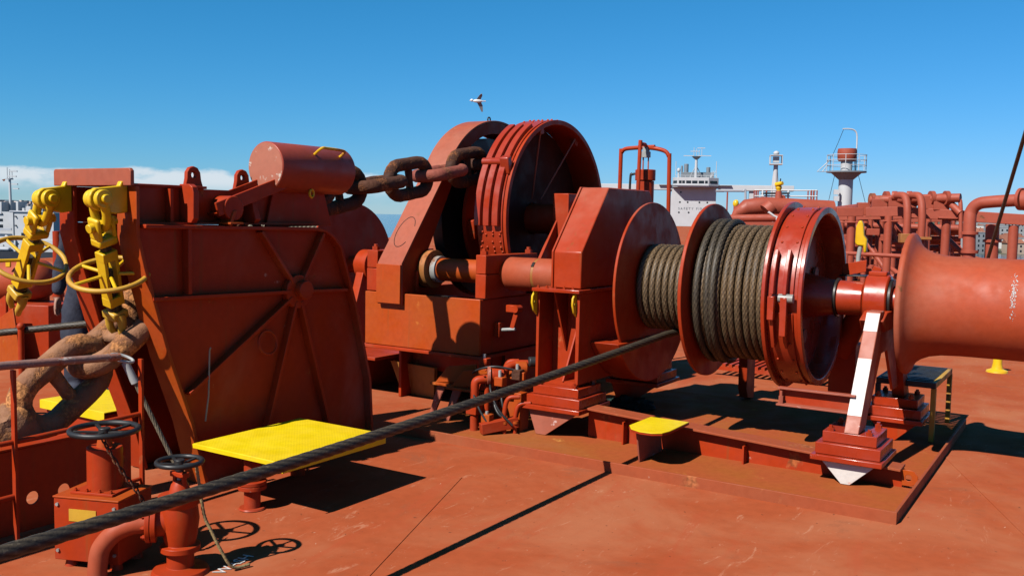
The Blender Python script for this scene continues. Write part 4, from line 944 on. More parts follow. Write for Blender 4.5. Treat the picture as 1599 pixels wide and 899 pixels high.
for i, pts in enumerate(([(-4.1, 5.9, .34), (-4.0, 5.78, .26), (-3.9, 5.77, .12), (-3.82, 5.82, .03)], [(-3.98, 6.0, .44), (-3.9, 5.84, .34), (-3.8, 5.80, .2), (-3.7, 5.85, .08)], [(-4.2, 6.0, .38), (-4.05, 5.88, .46), (-3.9, 5.9, .5), (-3.75, 6.0, .47)])): el(pts, .0085, 'black', 'hose')
# ================================================================== things round the winch foot
net = thing('green_net', (-3.43, 7.3, 0), 'dark green crumpled net lying under the drum flange', 'net')
bm = bmesh.new(); bmesh.ops.create_icosphere(bm, subdivisions=4, radius=.13); q = random.Random(5)
from mathutils import noise as mn
for v in bm.verts:
    k = 1+.45*mn.noise(v.co*16)+.25*mn.noise(v.co*40); v.co = Vector((v.co.x*k*1.5, v.co.y*k*1.2, max(-.01, v.co.z*k*.75)+.01))
me = bpy.data.meshes.new('net'); bm.to_mesh(me); bm.free(); o = link('heap', me, 'net', net)
MB().tube(bez([(-3.5, 7.15, .03), (-3.4, 7.1, .06), (-3.3, 7.2, .03), (-3.32, 7.35, .05)], 8), .006, 6).build('cord', 'net', net)
bn = thing('grating_bench', (-1.2, 8.1, 0), 'low step bench with black grating top and yellow end frame under the warping head', 'bench')
MB().box(-1.46, -1.03, 7.6, 7.63, .41, .455).build('frame_rail', 'black', bn, .004); MB().box(-1.46, -1.03, 8.45, 8.48, .41, .455).build('frame_rail', 'black', bn, .004)
MB().box(-1.062, -1.03, 7.631, 8.449, .41, .455).build('frame_rail', 'yellow_worn', bn, .004); MB().box(-1.46, -1.43, 7.631, 8.449, .41, .455).build('frame_rail', 'black', bn, .004)
for i in range(12): MB().box(-1.43, -1.062, 7.66+i*.068, 7.69+i*.068, .43, .458).build('grating_bar', 'black', bn)
for x, y, m in ((-1.045, 7.615, 'yellow_worn'), (-1.045, 8.465, 'yellow_worn'), (-1.445, 7.615, 'black'), (-1.445, 8.465, 'black')): MB().box(x-.018, x+.018, y-.022, y+.022, 0, .41).build('leg', m, bn, .003)
yp = thing('deck_sounding_pipe', (-.97, 11.75, 0), 'short yellow flanged pipe standing alone on deck at right', 'pipe')
MB().lathe([(0, 0), (0, .115), (.02, .11), (.04, .06), (.10, .048), (.26, .046), (.27, .06), (.30, .06), (.31, 0)], (-.97, 11.75, 0), Zv, 28).build('body', 'yellow', yp); MB().cyl((-.97, 11.75, .30), (-.97, 11.75, .335), .03, n=12).build('cap', 'yellow', yp)
vt = thing('hydraulic_ram', (-4.2, 9.2, 0), 'red upright cylinder inside a bent pipe guard behind the gear case', 'cylinder')
vc = Vector((-4.2, 9.2, 0)); MB().cyl(vc+Vector((0, 0, 0)), vc+Vector((0, 0, 2.05)), .095, n=32).build('barrel', 'red', vt, .006); MB().cyl(vc+Vector((0, 0, 2.055)), vc+Vector((0, 0, 2.17)), .108, n=32).build('cap', 'red', vt, .006)
for x in (-.03, .03): MB().cyl(vc+Vector((x, 0, 2.17)), vc+Vector((x, 0, 2.31)), .008, n=8).build('rod', 'red_worn', vt)
MB().cyl(vc+Vector((0, 0, 2.3)), vc+Vector((0, 0, 2.36)), .05, n=16).cyl(vc+Vector((0, 0, 2.36)), vc+Vector((0, 0, 2.41)), .038, n=16).build('cable_gland', 'galv', vt)
def bent(pts, r, par, mat='red'): return MB().tube(bez(pts, 6), r, 12).build('guard_pipe', mat, par)
bent([(-4.5, 9.2, 0), (-4.5, 9.2, 1.2), (-4.495, 9.2, 2.30), (-4.485, 9.2, 2.36), (-4.44, 9.2, 2.395), (-4.30, 9.2, 2.405), (-4.1, 9.2, 2.41)], .022, vt)
bent([(-3.92, 9.2, 0), (-3.92, 9.2, 1.2), (-3.93, 9.2, 2.24), (-3.94, 9.2, 2.31), (-3.98, 9.2, 2.36), (-4.08, 9.2, 2.39), (-4.2, 9.2, 2.405)], .022, vt)
bent([(-4.17, 8.95, 0), (-4.17, 8.95, 1.2), (-4.18, 9.0, 2.36), (-4.18, 9.03, 2.42), (-4.18, 9.12, 2.43), (-4.2, 9.2, 2.41)], .02, vt)
bent([(-4.38, 9.2, 0), (-4.38, 9.2, 1.5), (-4.375, 9.2, 2.07), (-4.35, 9.2, 2.12), (-4.3, 9.2, 2.13)], .013, vt, 'black')

dg2 = thing('deck_grating', (-3.0, 9.9, 0), 'red slatted walkway grating in sun behind the rope drum', 'grating')
for i in range(16): MB().box(-3.45+i*.07, -3.415+i*.07, 9.5, 10.5, .10, .13).build('slat', 'red', dg2)
for y in (9.5, 10.47): MB().box(-3.5, -2.3, y, y+.03, .06, .0995).build('bearer', 'red', dg2)
lk2 = thing('deck_locker', (-3.2, 11.2, 0), 'low red locker box on deck beyond the grating', 'locker')
MB().box(-3.6, -2.7, 10.9, 11.5, .1, .55).build('body', 'red', lk2, .01); MB().box(-3.63, -2.67, 10.87, 11.53, .552, .585).build('lid', 'red', lk2, .008)
for x in (-3.5, -2.8): MB().box(x-.04, x+.04, 10.95, 11.45, 0, .099).build('foot', 'red', lk2)
# ================================================================== other gear on the foredeck
w2 = thing('rope_winch', (-7.6, 7.7, 0), 'dark red winch drum with pale wire standing behind the chain stopper', 'winch')
def disc2(name, x0, x1, r, mat='red'): return MB().lathe([(x0, .08), (x0, r), (x1, r), (x1, .08)], (0, 7.7, 1.09), sx, 64, True).build(name, mat, w2, .004)
disc2('drum_flange', -7.02, -6.998, .672); disc2('drum_flange', -8.3, -8.278, .672); MB().cyl((-9.0, 7.7, 1.09), (-6.4, 7.7, 1.09), .09, n=32).build('shaft', 'red', w2)
MB().cyl((-8.28, 7.7, 1.09), (-7.02, 7.7, 1.09), .33, n=48).build('drum_core', 'red', w2)
me = rope_mesh(ringpts(.52, 120, .004, 12), .03, True, .3)
for i in range(20):
    o = link('wire_wrap', me, 'wire_pale', w2, smooth=0); o.location = (-7.06-i*.061+7.6, 0, 1.09)
me.shade_smooth()
for x in (-6.75, -8.6): MB().prism([(7.2, 0), (7.58, 1.12), (7.82, 1.12), (8.2, 0)], 'x', x-.05, x+.05).build('pedestal', 'red', w2, .006); MB().cyl((x-.08, 7.7, 1.09), (x+.08, 7.7, 1.09), .17, n=32).build('bearing', 'red', w2, .005)
mc = thing('deck_machine', (-9.7, 5.6, 0), 'red machine with rounded pink barrel standing far left on deck', 'machine')
p0, p1 = at(-70, 450, 10.3), at(58, 436, 10.0); dd = (p1-p0).normalized()
MB().tube([p0, p1, p1+dd*.09, p1+dd*.15, p1+dd*.185], [.22, .22, .2, .13, .02], 28).build('barrel', 'red_barrel', mc)
c = at(8, 480, 10.2); MB().box(c.x-.75, c.x+.28, c.y-.15, c.y+.35, 0, c.z+.32).build('housing', 'red', mc, .01)
c = at(70, 490, 9.9); MB().obox((c.x, c.y, .32), PORT*.24, AFT*.25, (0, 0, .32)).build('housing', 'red', mc, .01)
c = at(35, 500, 9.6); MB().prism([(c.x-.3, 0), (c.x-.25, .5), (c.x+.0, .62), (c.x+.12, .1), (c.x+.12, 0)], 'y', c.y-.1, c.y-.08).build('bracket', 'red_rusty', mc, .005)
c = at(13, 412, 9.8); MB().obox(c, PORT*.03, AFT*.01, (0, 0, .035)).build('lifting_lug', 'yellow', mc, .008)
c = at(91, 450, 11.5); tag(recenter(MB().cyl((c.x, c.y, 0), (c.x, c.y, 1.36), .055, n=16).cyl((c.x, c.y, .55), (c.x, c.y, .6), .07, n=16).build('vent_post', 'red')), 'thin red post standing beside the crewman', 'post')
r2 = thing('spare_wire', (-6.7, 3.95, 0), 'black wire stretched over a red post behind the claws', 'wire')
a0, b0 = Vector((-7.6, 3.37, .615)), Vector((-6.2, 4.31, .815))
me = rope_mesh([a0.lerp(b0, i/90)-ORG[r2.name] for i in range(91)], .028, False, .26); o = link('wire', me, 'wire_dark', r2, smooth=0); me.shade_smooth()
rpst = thing('rail_post', (-6.80, 3.905, 0), 'short red post with round knob under the black wire', 'post')
MB().cyl((-6.80, 3.86, 0), (-6.80, 3.86, .74), .022, n=14).build('post', 'red', rpst); MB().sphere((-6.80, 3.86, .76), .03).build('knob', 'red', rpst)

# ---------------------------------------------------------------- crewman (mostly behind the stopper)
def skin_body(name, verts, edges, radii, mat, parent, root=0, sub=2):
    me = bpy.data.meshes.new(name); me.from_pydata(verts, edges, []); me.update()
    ob = bpy.data.objects.new(name, me); COL.objects.link(ob); ob.parent = parent
    sk = ob.modifiers.new('skin', 'SKIN'); sk.use_smooth_shade = True
    for i, r in enumerate(radii): me.skin_vertices[0].data[i].radius = r if isinstance(r, tuple) else (r, r)
    me.skin_vertices[0].data[root].use_root = True
    sb = ob.modifiers.new('sub', 'SUBSURF'); sb.levels = sb.render_levels = sub; me.materials.append(MATS[mat]); return ob
pe = thing('person', (-7.38, 4.81, 0), 'person in dark blue coveralls standing behind the chain stopper, arm hanging', 'person', rz=R(32), local=True)
#            pelvis        belly         chest          neck base     L hip          L knee         L ankle        toe             R hip ...
V = [(0, 0, .95), (0, 0, 1.12), (0, .0, 1.32), (0, .01, 1.47), (-.1, 0, .9), (-.13, -.05, .5), (-.14, .02, .1), (-.15, -.14, .05), (.1, 0, .9), (.13, -.06, .5), (.15, .03, .1), (.16, -.13, .05),
     (-.19, 0, 1.42), (-.26, .03, 1.15), (-.27, -.03, .90), (.19, 0, 1.42), (.26, .02, 1.15), (.25, -.06, .92)]
E_ = [(0, 1), (1, 2), (2, 3), (0, 4), (4, 5), (5, 6), (6, 7), (0, 8), (8, 9), (9, 10), (10, 11), (2, 12), (12, 13), (13, 14), (2, 15), (15, 16), (16, 17)]
RR = [(.19, .15), (.175, .14), (.18, .13), .07, .135, .12, .10, .05, .135, .12, .10, .05, .085, .07, .05, .085, .07, .05]
bd_ = skin_body('coverall_body', V, E_, RR, 'denim', pe)
tx = bpy.data.textures.new('folds', 'CLOUDS'); tx.noise_scale = .11; dm = bd_.modifiers.new('folds', 'DISPLACE'); dm.texture = tx; dm.strength = .05; dm.texture_coords = 'LOCAL'
hd = MB().sphere((0, -.01, 1.63), .105, 24, 16, (.82, .98, 1.15)); hd.cyl((0, .01, 1.46), (0, 0, 1.58), .055, n=16); hd.sphere((0, -.115, 1.625), .02, 10, 8, (.7, 1, 1.2))
for s in (-1, 1): hd.sphere((.087*s, 0, 1.63), .025, 10, 8, (.4, .8, 1.2)); hd.sphere((.035*s, -.095, 1.655), .012, 8, 6)
hd.build('head', 'skin', pe)
MB().sphere((0, .005, 1.675), .118, 24, 12, (.88, 1.02, .82)).build('hair', 'hair', pe)
for s in (-1, 1):
    hv = [(.268*s, -.035, .885), (.268*s, -.045, .82)]; he = [(0, 1)]; hr = [(.03, .022), (.04, .02)]
    for k, (dx, ln) in enumerate(((-.03, .068), (-.01, .078), (.011, .074), (.03, .058))):
        i = len(hv); hv += [(.268*s+dx*.3, -.047+dx*.9, .80), (.268*s+dx*.3-.006*s, -.052+dx, .80-ln*.55), (.268*s+dx*.2-.012*s, -.06+dx, .80-ln)]; he += [(1, i), (i, i+1), (i+1, i+2)]; hr += [.010, .009, .008]
    i = len(hv); hv += [(.262*s, -.085, .845), (.258*s, -.10, .80), (.254*s, -.105, .775)]; he += [(0, i), (i, i+1), (i+1, i+2)]; hr += [.012, .010, .009]
    skin_body('hand', hv, he, hr, 'skin', pe, 0, 1)

# ================================================================== the ship's own deck gear further aft
def post(par, px, py, d, r, name='column', mat='red_far', n=18):
    t_ = at(px, py, d); return MB().cyl((t_.x, t_.y, 0), t_, r, n=n).build(name, mat, par)
rk = thing('pipe_rack', at(1400, 450, 22)*Vector((1, 1, 0)) if 0 else Vector((at(1400, 450, 22).x, at(1400, 450, 22).y, 0)), 'red steel pipe rack of columns and beams aft of the brake drum', 'pipe rack')
for px, py, d, r in ((1330, 338, 22, .098), (1388, 337, 21.7, .092), (1478, 342, 21.3, .095), (1583, 352, 20.8, .105), (1397, 345, 25.5, .08), (1352, 345, 26, .075), (1447, 346, 25, .07)): post(rk, px, py, d, r)
def span(par, a, b, w_, h_, name='beam', mat='red_far'): return MB().bar(a, b, w_, h_).build(name, mat, par, .01)
span(rk, at(1306, 331, 22.1), at(1347, 331, 22.0), .2, .21); span(rk, at(1352, 331, 22.0), at(1424, 330, 21.6), .2, .22); span(rk, at(1424, 332, 21.6), at(1640, 346, 20.5), .22, .24)
span(rk, at(1290, 339, 26), at(1450, 335, 25), .18, .2); span(rk, at(1300, 345, 29), at(1480, 341, 28), .18, .2)
span(rk, at(1310, 347, 22.05), at(1344, 347, 21.9), .26, .03, 'flange'); span(rk, at(1374, 334+11, 21.8), at(1402, 345.5, 21.7), .26, .03, 'flange'); span(rk, at(1464, 340, 21.3), at(1494, 341, 21.2), .28, .04, 'flange')
for a, b, r in (((1300, 352, 24), (1352, 420, 23.4), .05), ((1335, 350, 24), (1385, 425, 23.2), .06), ((1352, 355, 25), (1300, 420, 25), .05), ((1400, 352, 24), (1440, 390, 23), .06), ((1452, 350, 23.5), (1510, 400, 22.4), .07), ((1360, 395, 26), (1420, 440, 24), .06), ((1400, 430, 24.5), (1450, 400, 24), .05)):
    MB().cyl(at(*a), at(*b), r, n=12).build('brace', 'red_far', rk)
for i in range(7):
    a = at(1306+i*19, 362+(i % 3)*9, 25.5); MB().obox(a, PORT*.16, AFT*.1, (0, 0, .09)).build('valve_box', 'red_far', rk, .01)
for py in (379, 395, 431): MB().cyl(at(1392, py, 22.4), at(1418, py, 22.2), .045, n=12).build('rung', 'red_far', rk)
dp = thing('deck_pipework', Vector((at(1400, 420, 30).x, at(1400, 420, 30).y, 0)), 'dense bank of red pipes and valves deep behind the pipe rack', 'pipes')
qr = random.Random(21)
for i in range(9): y_ = 352+i*9; MB().cyl(at(1285, y_+qr.uniform(-3, 3), 29+i*.3), at(1500, y_+3+qr.uniform(-4, 4), 27.5+i*.3), qr.uniform(.05, .13), n=12).build('pipe', 'red_far', dp)
for i in range(26):
    px = 1300+i*7.6+qr.uniform(-3, 3); d = qr.uniform(26, 31); t_ = at(px, qr.uniform(330, 352), d); MB().cyl((t_.x, t_.y, 0), t_, qr.uniform(.04, .085), n=10).build('standpipe', 'red_far', dp)
for i in range(16):
    p = at(1300+qr.uniform(0, 190), qr.uniform(352, 420), qr.uniform(25.5, 29)); MB().cyl(p, p+Vector((.0, 0, qr.uniform(.1, .3))), qr.uniform(.1, .2), n=14).build('valve_body', 'red_far', dp, .01)
gr2 = thing('deck_handrail', Vector((at(1370, 450, 20).x, at(1370, 450, 20).y, 0)), 'thin red handrail crossing in front of the pipe rack columns', 'handrail')
MB().cyl(at(1318, 395, 20.2), at(1428, 401, 19.6), .045, n=12).build('rail', 'red_far', gr2)
for px in (1322, 1424):
    t_ = at(px, 397, 20); MB().cyl((t_.x, t_.y, 0), t_, .035, n=10).build('stanchion', 'red_far', gr2)
for px, lab in ((1417, 'red gooseneck pipe with clamp block left of the warping head'), (1440, 'red gooseneck pipe curving over right beside its twin')):
    g = thing('gooseneck_pipe', Vector((at(px, 450, 20.8).x, at(px, 450, 20.8).y, 0)), lab, 'pipe', 'gooseneck pipes')
    t_ = at(px, 335, 20.8); q = at(px-20, 306, 21.3); m_ = at(px-3, 309, 20.9)
    MB().tube(bez([(t_.x, t_.y, 0), (t_.x, t_.y, 1.0), (t_.x, t_.y, t_.z), m_, at(px-12, 305, 21.1), q], 6), .082, 14).build('pipe', 'red_far', g)
    c = at(px, 372, 20.8); MB().obox(c, PORT*.17, AFT*.14, (0, 0, .10 if px < 1430 else .03)).build('clamp_block', 'ochre', g, .01)
    MB().cyl(q-Vector((.05, 0, 0)), q+Vector((.05, 0, 0)), .11, n=16).build('flange', 'red_far', g)
bp = thing('cargo_pipe', Vector((at(1515, 440, 19).x, at(1515, 440, 19).y, 0)), 'thick red cargo pipe rising and bending to the right behind the warping head', 'pipe')
t_ = at(1514, 395, 19); MB().tube(bez([(t_.x, t_.y, .0), (t_.x, t_.y, .7), at(1514, 350, 19), at(1517, 330, 19), at(1528, 318.5, 18.9), at(1550, 315, 18.7), at(1600, 312, 18.3), at(1660, 308, 17.8)], 7), .122, 20).build('pipe', 'red_far', bp)
for py in (364, 393): c = at(1514, py, 19); MB().cyl(c-Vector((0, 0, .03)), c+Vector((0, 0, .03)), .165, n=24).build('flange', 'red_far', bp, .004)
q = at(1592, 311, 18.35); q2 = at(1597, 311, 18.3); MB().cyl(q, q2, .22, n=24).build('flange', 'red_far', bp, .004); MB().cyl(at(1597, 313, 18.3), at(1700, 306, 17.5), .2, n=24).build('sleeve', 'red_far', bp)
c = at(1549, 395, 19.4); tag(recenter(MB().cyl((c.x, c.y, 0), at(1550, 350, 19.4), .13, n=20).cyl(at(1550, 376, 19.4)-Vector((0, 0, .03)), at(1550, 376, 19.4)+Vector((0, 0, .03)), .17, n=20).build('vent_pipe', 'red_far')), 'stubby red vent pipe between two rack columns at right', 'pipe')
hd2 = thing('header_pipes', Vector((at(1300, 450, 27).x, at(1300, 450, 27).y, 0)), 'long red header pipes running aft on top of the rack', 'pipes')
for k, (a, b, r) in enumerate((((1470, 310, 21.5), (1180, 341, 60), .12), ((1500, 309, 21), (1360, 312, 22.3), .10), ((1424, 322, 21.7), (1210, 345, 60), .11), ((1484, 318, 21.2), (1500, 333, 21), .08))):
    MB().cyl(at(*a), at(*b), r, n=16).build('pipe', 'red_far', hd2)
for px, py, d in ((1372, 321, 22.2), (1398, 318, 22), (1448, 316, 21.5), (1468, 318, 21.4), (1350, 326, 23)): MB().obox(at(px, py, d), PORT*.17, AFT*.16, (0, 0, .15)).build('pipe_support', 'red_far', hd2, .01)
for px, py, d in ((1362, 312, 22.3), (1384, 309, 22.2), (1455, 309, 21.4), (1478, 309, 21.2)): MB().cyl(at(px-3, py, d), at(px+3, py, d), .16, n=18).build('flange', 'red_far', hd2)
MB().tube(bez([at(1486, 309, 21.2), at(1496, 311, 21.1), at(1500, 320, 21), at(1500, 372, 21)], 6), .045, 10).build('drain_pipe', 'red_far', hd2)
# tank top with railing and foam monitor
D = 30
tk = thing('trunk_pipework', Vector((at(1210, 400, D).x, at(1210, 400, D).y, 0)), 'long red trunk with pipes and rounded shoulders behind the drum', 'trunk')
zb = at(1210, 355, D)
MB().tube([at(1143, 340, D), at(1150, 333, D), at(1165, 325, D), at(1190, 322, D), at(1300, 328, D)], [.05, .16, .28, .3, .3], 24).build('trunk_pipe', 'red_far', tk)
MB().cyl(at(1140, 341, D-1), at(1240, 340, D-1.5), .12, n=14).build('pipe', 'red_far', tk); MB().bar(at(1140, 352, D-1), at(1250, 352, D-1.5), .3, .22).build('beam', 'red_far', tk)
for px in (1150, 1162, 1180, 1200, 1226): c = at(px, 346, D-1); MB().cyl((c.x, c.y, 0), c, .1, n=10).build('support', 'red_far', tk)
MB().cyl(at(1196, 330, D-.6), at(1205, 322, D-.6), .25, n=18).build('saddle', 'red_far', tk)
MB().tube([at(1200, 331, D-2), at(1208, 337, D-2), at(1213, 339, D-2), at(1214, 352, D-2)], .035, 8).build('bent_rod', 'white', tk)
rl = thing('tank_top_railing', Vector((at(1225, 400, D+1).x, at(1225, 400, D+1).y, 0)), 'thin railing of orange and white bars on the red trunk', 'railing')
for px in (1178, 1181, 1184, 1191, 1197, 1231, 1262, 1267, 1271, 1276): c = at(px, 297, D+1); MB().cyl((c.x, c.y, 1.9), c, .03 if px % 2 else .022, n=8).build('stanchion', 'red_far' if px not in (1191, 1231) else 'white', rl)
for py in (297, 306): MB().cyl(at(1178, py, D+1), at(1276, py+.5, D+1), .022, n=8).build('rail', 'white', rl)
MB().bar(at(1191, 302, D+1), at(1230, 302, D+1), .5, .05).build('platform', 'black', rl)
fm = thing('foam_monitor', Vector((at(1216, 400, D).x, at(1216, 400, D).y, 0)), 'yellow foam monitor on a red stand above the trunk', 'foam monitor')
c = at(1216, 318, D); MB().cyl((c.x, c.y, 1.9), at(1216, 298, D), .16, .09, n=16).build('stand', 'red_far', fm)
MB().sphere(at(1216, 293, D), .10, 14, 10, (1, 1, 1.1)).cyl(at(1216, 299, D), at(1216, 293, D), .07, n=12).cyl(at(1212, 288.5, D), at(1222, 286, D-.2), .08, .06, n=12).cyl(at(1215, 293, D), at(1217, 287, D), .06, n=10).build('nozzle_body', 'yellow', fm)
MB().cyl(at(1218, 286, D), at(1219, 279, D), .02, n=8).build('handle', 'black', fm)
MB().tube(bez([at(1219, 306, D), at(1224, 308, D), at(1225, 318, D)], 6), .05, 8).build('feed_pipe', 'red_far', fm)
D2 = 55
fm2 = thing('foam_monitor', Vector((at(1149, 400, D2).x, at(1149, 400, D2).y, 0)), 'small distant yellow foam monitor left of the trunk', 'foam monitor')
c = at(1149, 330, D2); MB().cyl((c.x, c.y, 0), at(1149, 322, D2), .14, n=12).build('stand', 'red_far', fm2); MB().sphere(at(1149, 318, D2), .18, 12, 8, (1, 1, 1.3)).cyl(at(1147, 316, D2), at(1152, 314, D2), .09, n=10).build('nozzle_body', 'yellow', fm2)
pr = thing('pipe_portal', Vector((at(1150, 400, 40).x, at(1150, 400, 40).y, 0)), 'thin bent pipe portal before the white accommodation block', 'portal')
c1, c2_ = at(1136, 300, 40), at(1164, 303, 40)
MB().cyl((c1.x, c1.y, 0), c1, .035, n=8).build('post', 'red_far', pr); MB().tube(bez([at(1118, 298, 40), at(1150, 298, 40), at(1160, 298.5, 40), at(1164, 302, 40), (c2_.x, c2_.y, 1.0)], 6), .05, 8).build('bent_pipe', 'ship_pale_grey', pr)

# mast with red tank and platform
def zat(px, py, d): return at(px, py, d).z
def mast(name, px, d, label): c = at(px, 345, d); return thing(name, (c.x, c.y, 0), label, 'mast'), Vector((c.x, c.y, 0))
D = 45; ms_, c = mast('derrick_mast', 1318, D, 'grey mast with round platform, railing and red tank on top')
def zc(py): return Vector((0, 0, zat(1318, py, D)))
MB().cyl(c, c+zc(272), .33, .33, n=24).build('pole', 'ship_white', ms_); MB().cyl(c+zc(281), c+zc(270), .34, .72, n=24).build('platform_cone', 'ship_grey', ms_)
MB().cyl(c+zc(270), c+zc(268), .92, n=32).build('platform', 'ship_grey', ms_); MB().cyl(c+zc(268), c+zc(250), .27, n=20).build('neck', 'ship_white', ms_)
MB().lathe([(zc(252).z, 0), (zc(252).z, .38), (zc(250).z, .43), (zc(238).z, .45), (zc(233).z, .42), (zc(232).z, 0)], c, (0, 0, 1), 28).build('tank', 'red_far', ms_)
for i in range(9): a = 2*PI*i/9; e = Vector((math.cos(a), math.sin(a), 0))*.9; MB().cyl(c+e+zc(268), c+e+zc(243), .018, n=6).build('stanchion', 'ship_white', ms_)
for py in (243, 251, 259): MB().torus(c+zc(py), (0, 0, 1), .9, .016, 32, 6).build('rail', 'ship_white', ms_)
MB().tube(bez([at(1336, 268, D), at(1338, 225, D), at(1338, 210, D), at(1334, 203.5, D), at(1326, 201.5, D), at(1316, 201.5, D)], 5), .035, 8).build('davit', 'ship_white', ms_)
MB().prism([(0, 0), (.45, 0), (.42, -.32)], 'y', -.02, .02).build('davit_gusset', 'ship_white', ms_).location = at(1325, 202.5, D)-c
MB().tube([at(1317, 203, D), at(1308, 225, D), at(1299, 245, D)], .012, 6).build('fall_wire', 'black', ms_)
for a, b in (((1303, 275), (1292, 322)), ((1340, 272), (1352, 320)), ((1325, 280), (1327, 322))): MB().cyl(at(*a, D), at(*b, D), .012, n=6).build('stay', 'black', ms_)
MB().tube([at(1298, 268, D), at(1276, 268, D), at(1294, 252, D)], .03, 6).build('side_bracket', 'ship_white', ms_); MB().cyl(at(1284, 268, D), at(1292, 258, D), .02, n=6).build('side_bracket', 'ship_white', ms_)
for py in (300, 310): MB().obox(at(1306, py, D-.4), PORT*.12, AFT*.1, (0, 0, .12)).build('junction_box', 'ship_white', ms_)
D = 95; m2, c = mast('signal_mast', 1208, D, 'slim white tripod mast with lantern box and white dome')
zz2 = lambda py: Vector((0, 0, zat(1208, py, D)))
MB().cyl(c, c+zz2(258), .28, .22, n=14).build('pole', 'ship_white', m2)
for s in (-1, 1): MB().cyl(c+PORT*s*.7, c+zz2(262)+PORT*s*.1, .1, n=8).build('leg', 'ship_white', m2)
MB().cyl(c+AFT*.9, c+zz2(262), .1, n=8).build('leg', 'ship_white', m2)
MB().obox(c+zz2(257), PORT*.62, AFT*.6, (0, 0, .06)).build('platform', 'ship_white', m2); MB().obox(c+zz2(243.5), PORT*.62, AFT*.6, (0, 0, .04)).build('top_frame', 'ship_white', m2)
for a in (-1, 1):
    for b in (-1, 1): MB().cyl(c+zz2(257)+PORT*a*.58+AFT*b*.55, c+zz2(243.5)+PORT*a*.58+AFT*b*.55, .045, n=6).build('corner_bar', 'ship_white', m2)
MB().obox(c+zz2(250), PORT*.3, AFT*.2, (0, 0, .3)).build('lantern', 'ship_white', m2); MB().sphere(c+zz2(240), .3, 14, 8, (1, 1, .8)).build('dome', 'ship_white', m2); MB().cyl(c+zz2(243), c+zz2(236), .03, n=6).build('aerial', 'ship_white', m2)

# accommodation block with the bridge, right aft
D = 220; c0 = at(1082, 345, D); ab = thing('accommodation_block', (c0.x, c0.y, 0), 'white accommodation block with wide bridge wings far aft', 'superstructure', rz=SY, local=True)
K = D/FPX
def lx(px): return (px-1082)*K
def lz(py): return at(1082, py, D).z
def lbox(name, x0, x1, y0, y1, p0_, p1_, mat, par=ab, bev=.05): return MB().box(lx(x0), lx(x1), y0, y1, lz(p1_), lz(p0_)).build(name, mat, par, bev)
tw = MB().prism([(lx(1049), lz(293)), (lx(1116), lz(293)), (lx(1116), 0), (lx(1040), 0), (lx(1044), lz(330))], 'y', 0, 14).build('tower', 'ship_white', ab, .05)
br = MB().prism([(lx(1049), -.5), (lx(1057), -2.6), (lx(1104), -2.6), (lx(1119), -.5), (lx(1119), 8), (lx(1049), 8)], 'z', lz(293), lz(278)).build('bridge', 'ship_white', ab, .05)
MB().prism([(lx(1048.5), -.7), (lx(1056.5), -2.9), (lx(1104.5), -2.9), (lx(1119.5), -.7), (lx(1119.5), 8), (lx(1048.5), 8)], 'z', lz(290.6), lz(289.6)).build('ledge', 'ship_white', br)
for x0, x1 in ((1059, 1063), (1064, 1068), (1070, 1077.5), (1079, 1087), (1089, 1097), (1098.5, 1102.5)): lbox('bridge_window', x0, x1, -2.64, -2.55, 283, 287.2, 'glass_dark', br, 0)
for s0, s1, a0, a1 in ((1050, 1056, -.8, -2.35), (1106, 1117, -2.35, -.8)):
    MB().add([(lx(s0), a0-.04, lz(287)), (lx(s1), a1-.04, lz(287)), (lx(s1), a1-.04, lz(283)), (lx(s0), a0-.04, lz(283))], [(0, 1, 2, 3)]).build('bridge_window', 'glass_dark', br)
lbox('bridge_wing', 934, 1048, 0, 3.2, 288.5, 297, 'ship_white'); lbox('bridge_wing', 1119, 1232, 0, 3.2, 288.5, 297, 'ship_white')
lbox('wing_ledge', 1028, 1048, -.6, 0, 289, 290.2, 'ship_grey'); lbox('wing_ledge', 1119, 1139, -.6, 0, 289, 290.2, 'ship_grey'); lbox('wing_support', 1040, 1048, .2, 3, 297, 299, 'ship_grey'); lbox('wing_support', 1117, 1128, .2, 3, 297, 299, 'ship_grey')
lbox('wing_leg', 1166, 1174, .5, 3, 297, 345, 'ship_white'); lbox('wing_leg', 990, 998, .5, 3, 297, 345, 'ship_white')
for px, py in ((1062, 300.5), (1061, 316), (1073, 316), (1091, 316), (1103, 316), (1075, 332), (1060, 332), (1092, 332)): MB().cyl((lx(px), -.02, lz(py)), (lx(px), .1, lz(py)), .22, n=12).build('porthole', 'glass_dark', tw)
me = text_mesh('S A F E T Y   F I R S T', .75, .02); o = link('lettering', me, 'ship_grey', tw, smooth=0); o.location = (lx(1081), -.03, lz(326)); o.rotation_euler = (R(90), 0, 0)
rm = MB().cyl((lx(1084), 2, lz(278)), (lx(1084), 2, lz(247)), .38, .3, n=16).build('radar_mast', 'ship_white', ab)
for px in (1074, 1095): MB().cyl((lx(px), 3.5, lz(278)), (lx(1084), 2, lz(258)), .1, n=8).build('mast_leg', 'ship_white', rm)
MB().cyl((lx(1084), 2, lz(248)), (lx(1084), 2, lz(244)), .5, 1.1, n=16).build('platform', 'ship_grey', rm)
for px, py, s in ((1072, 243, 1.2), (1096, 243, 1.6), (1082, 236, 1.1), (1091, 231, .9)): MB().obox((lx(px), 2, lz(py)), (s, 0, 0), (0, .12, 0), (0, 0, .08)).build('radar_bar', 'ship_white', rm)
for px in (1080, 1084, 1088, 1092): MB().cyl((lx(px), 2, lz(244)), (lx(px), 2, lz(230+(px % 3)*2)), .07, n=6).build('aerial', 'ship_white', rm)
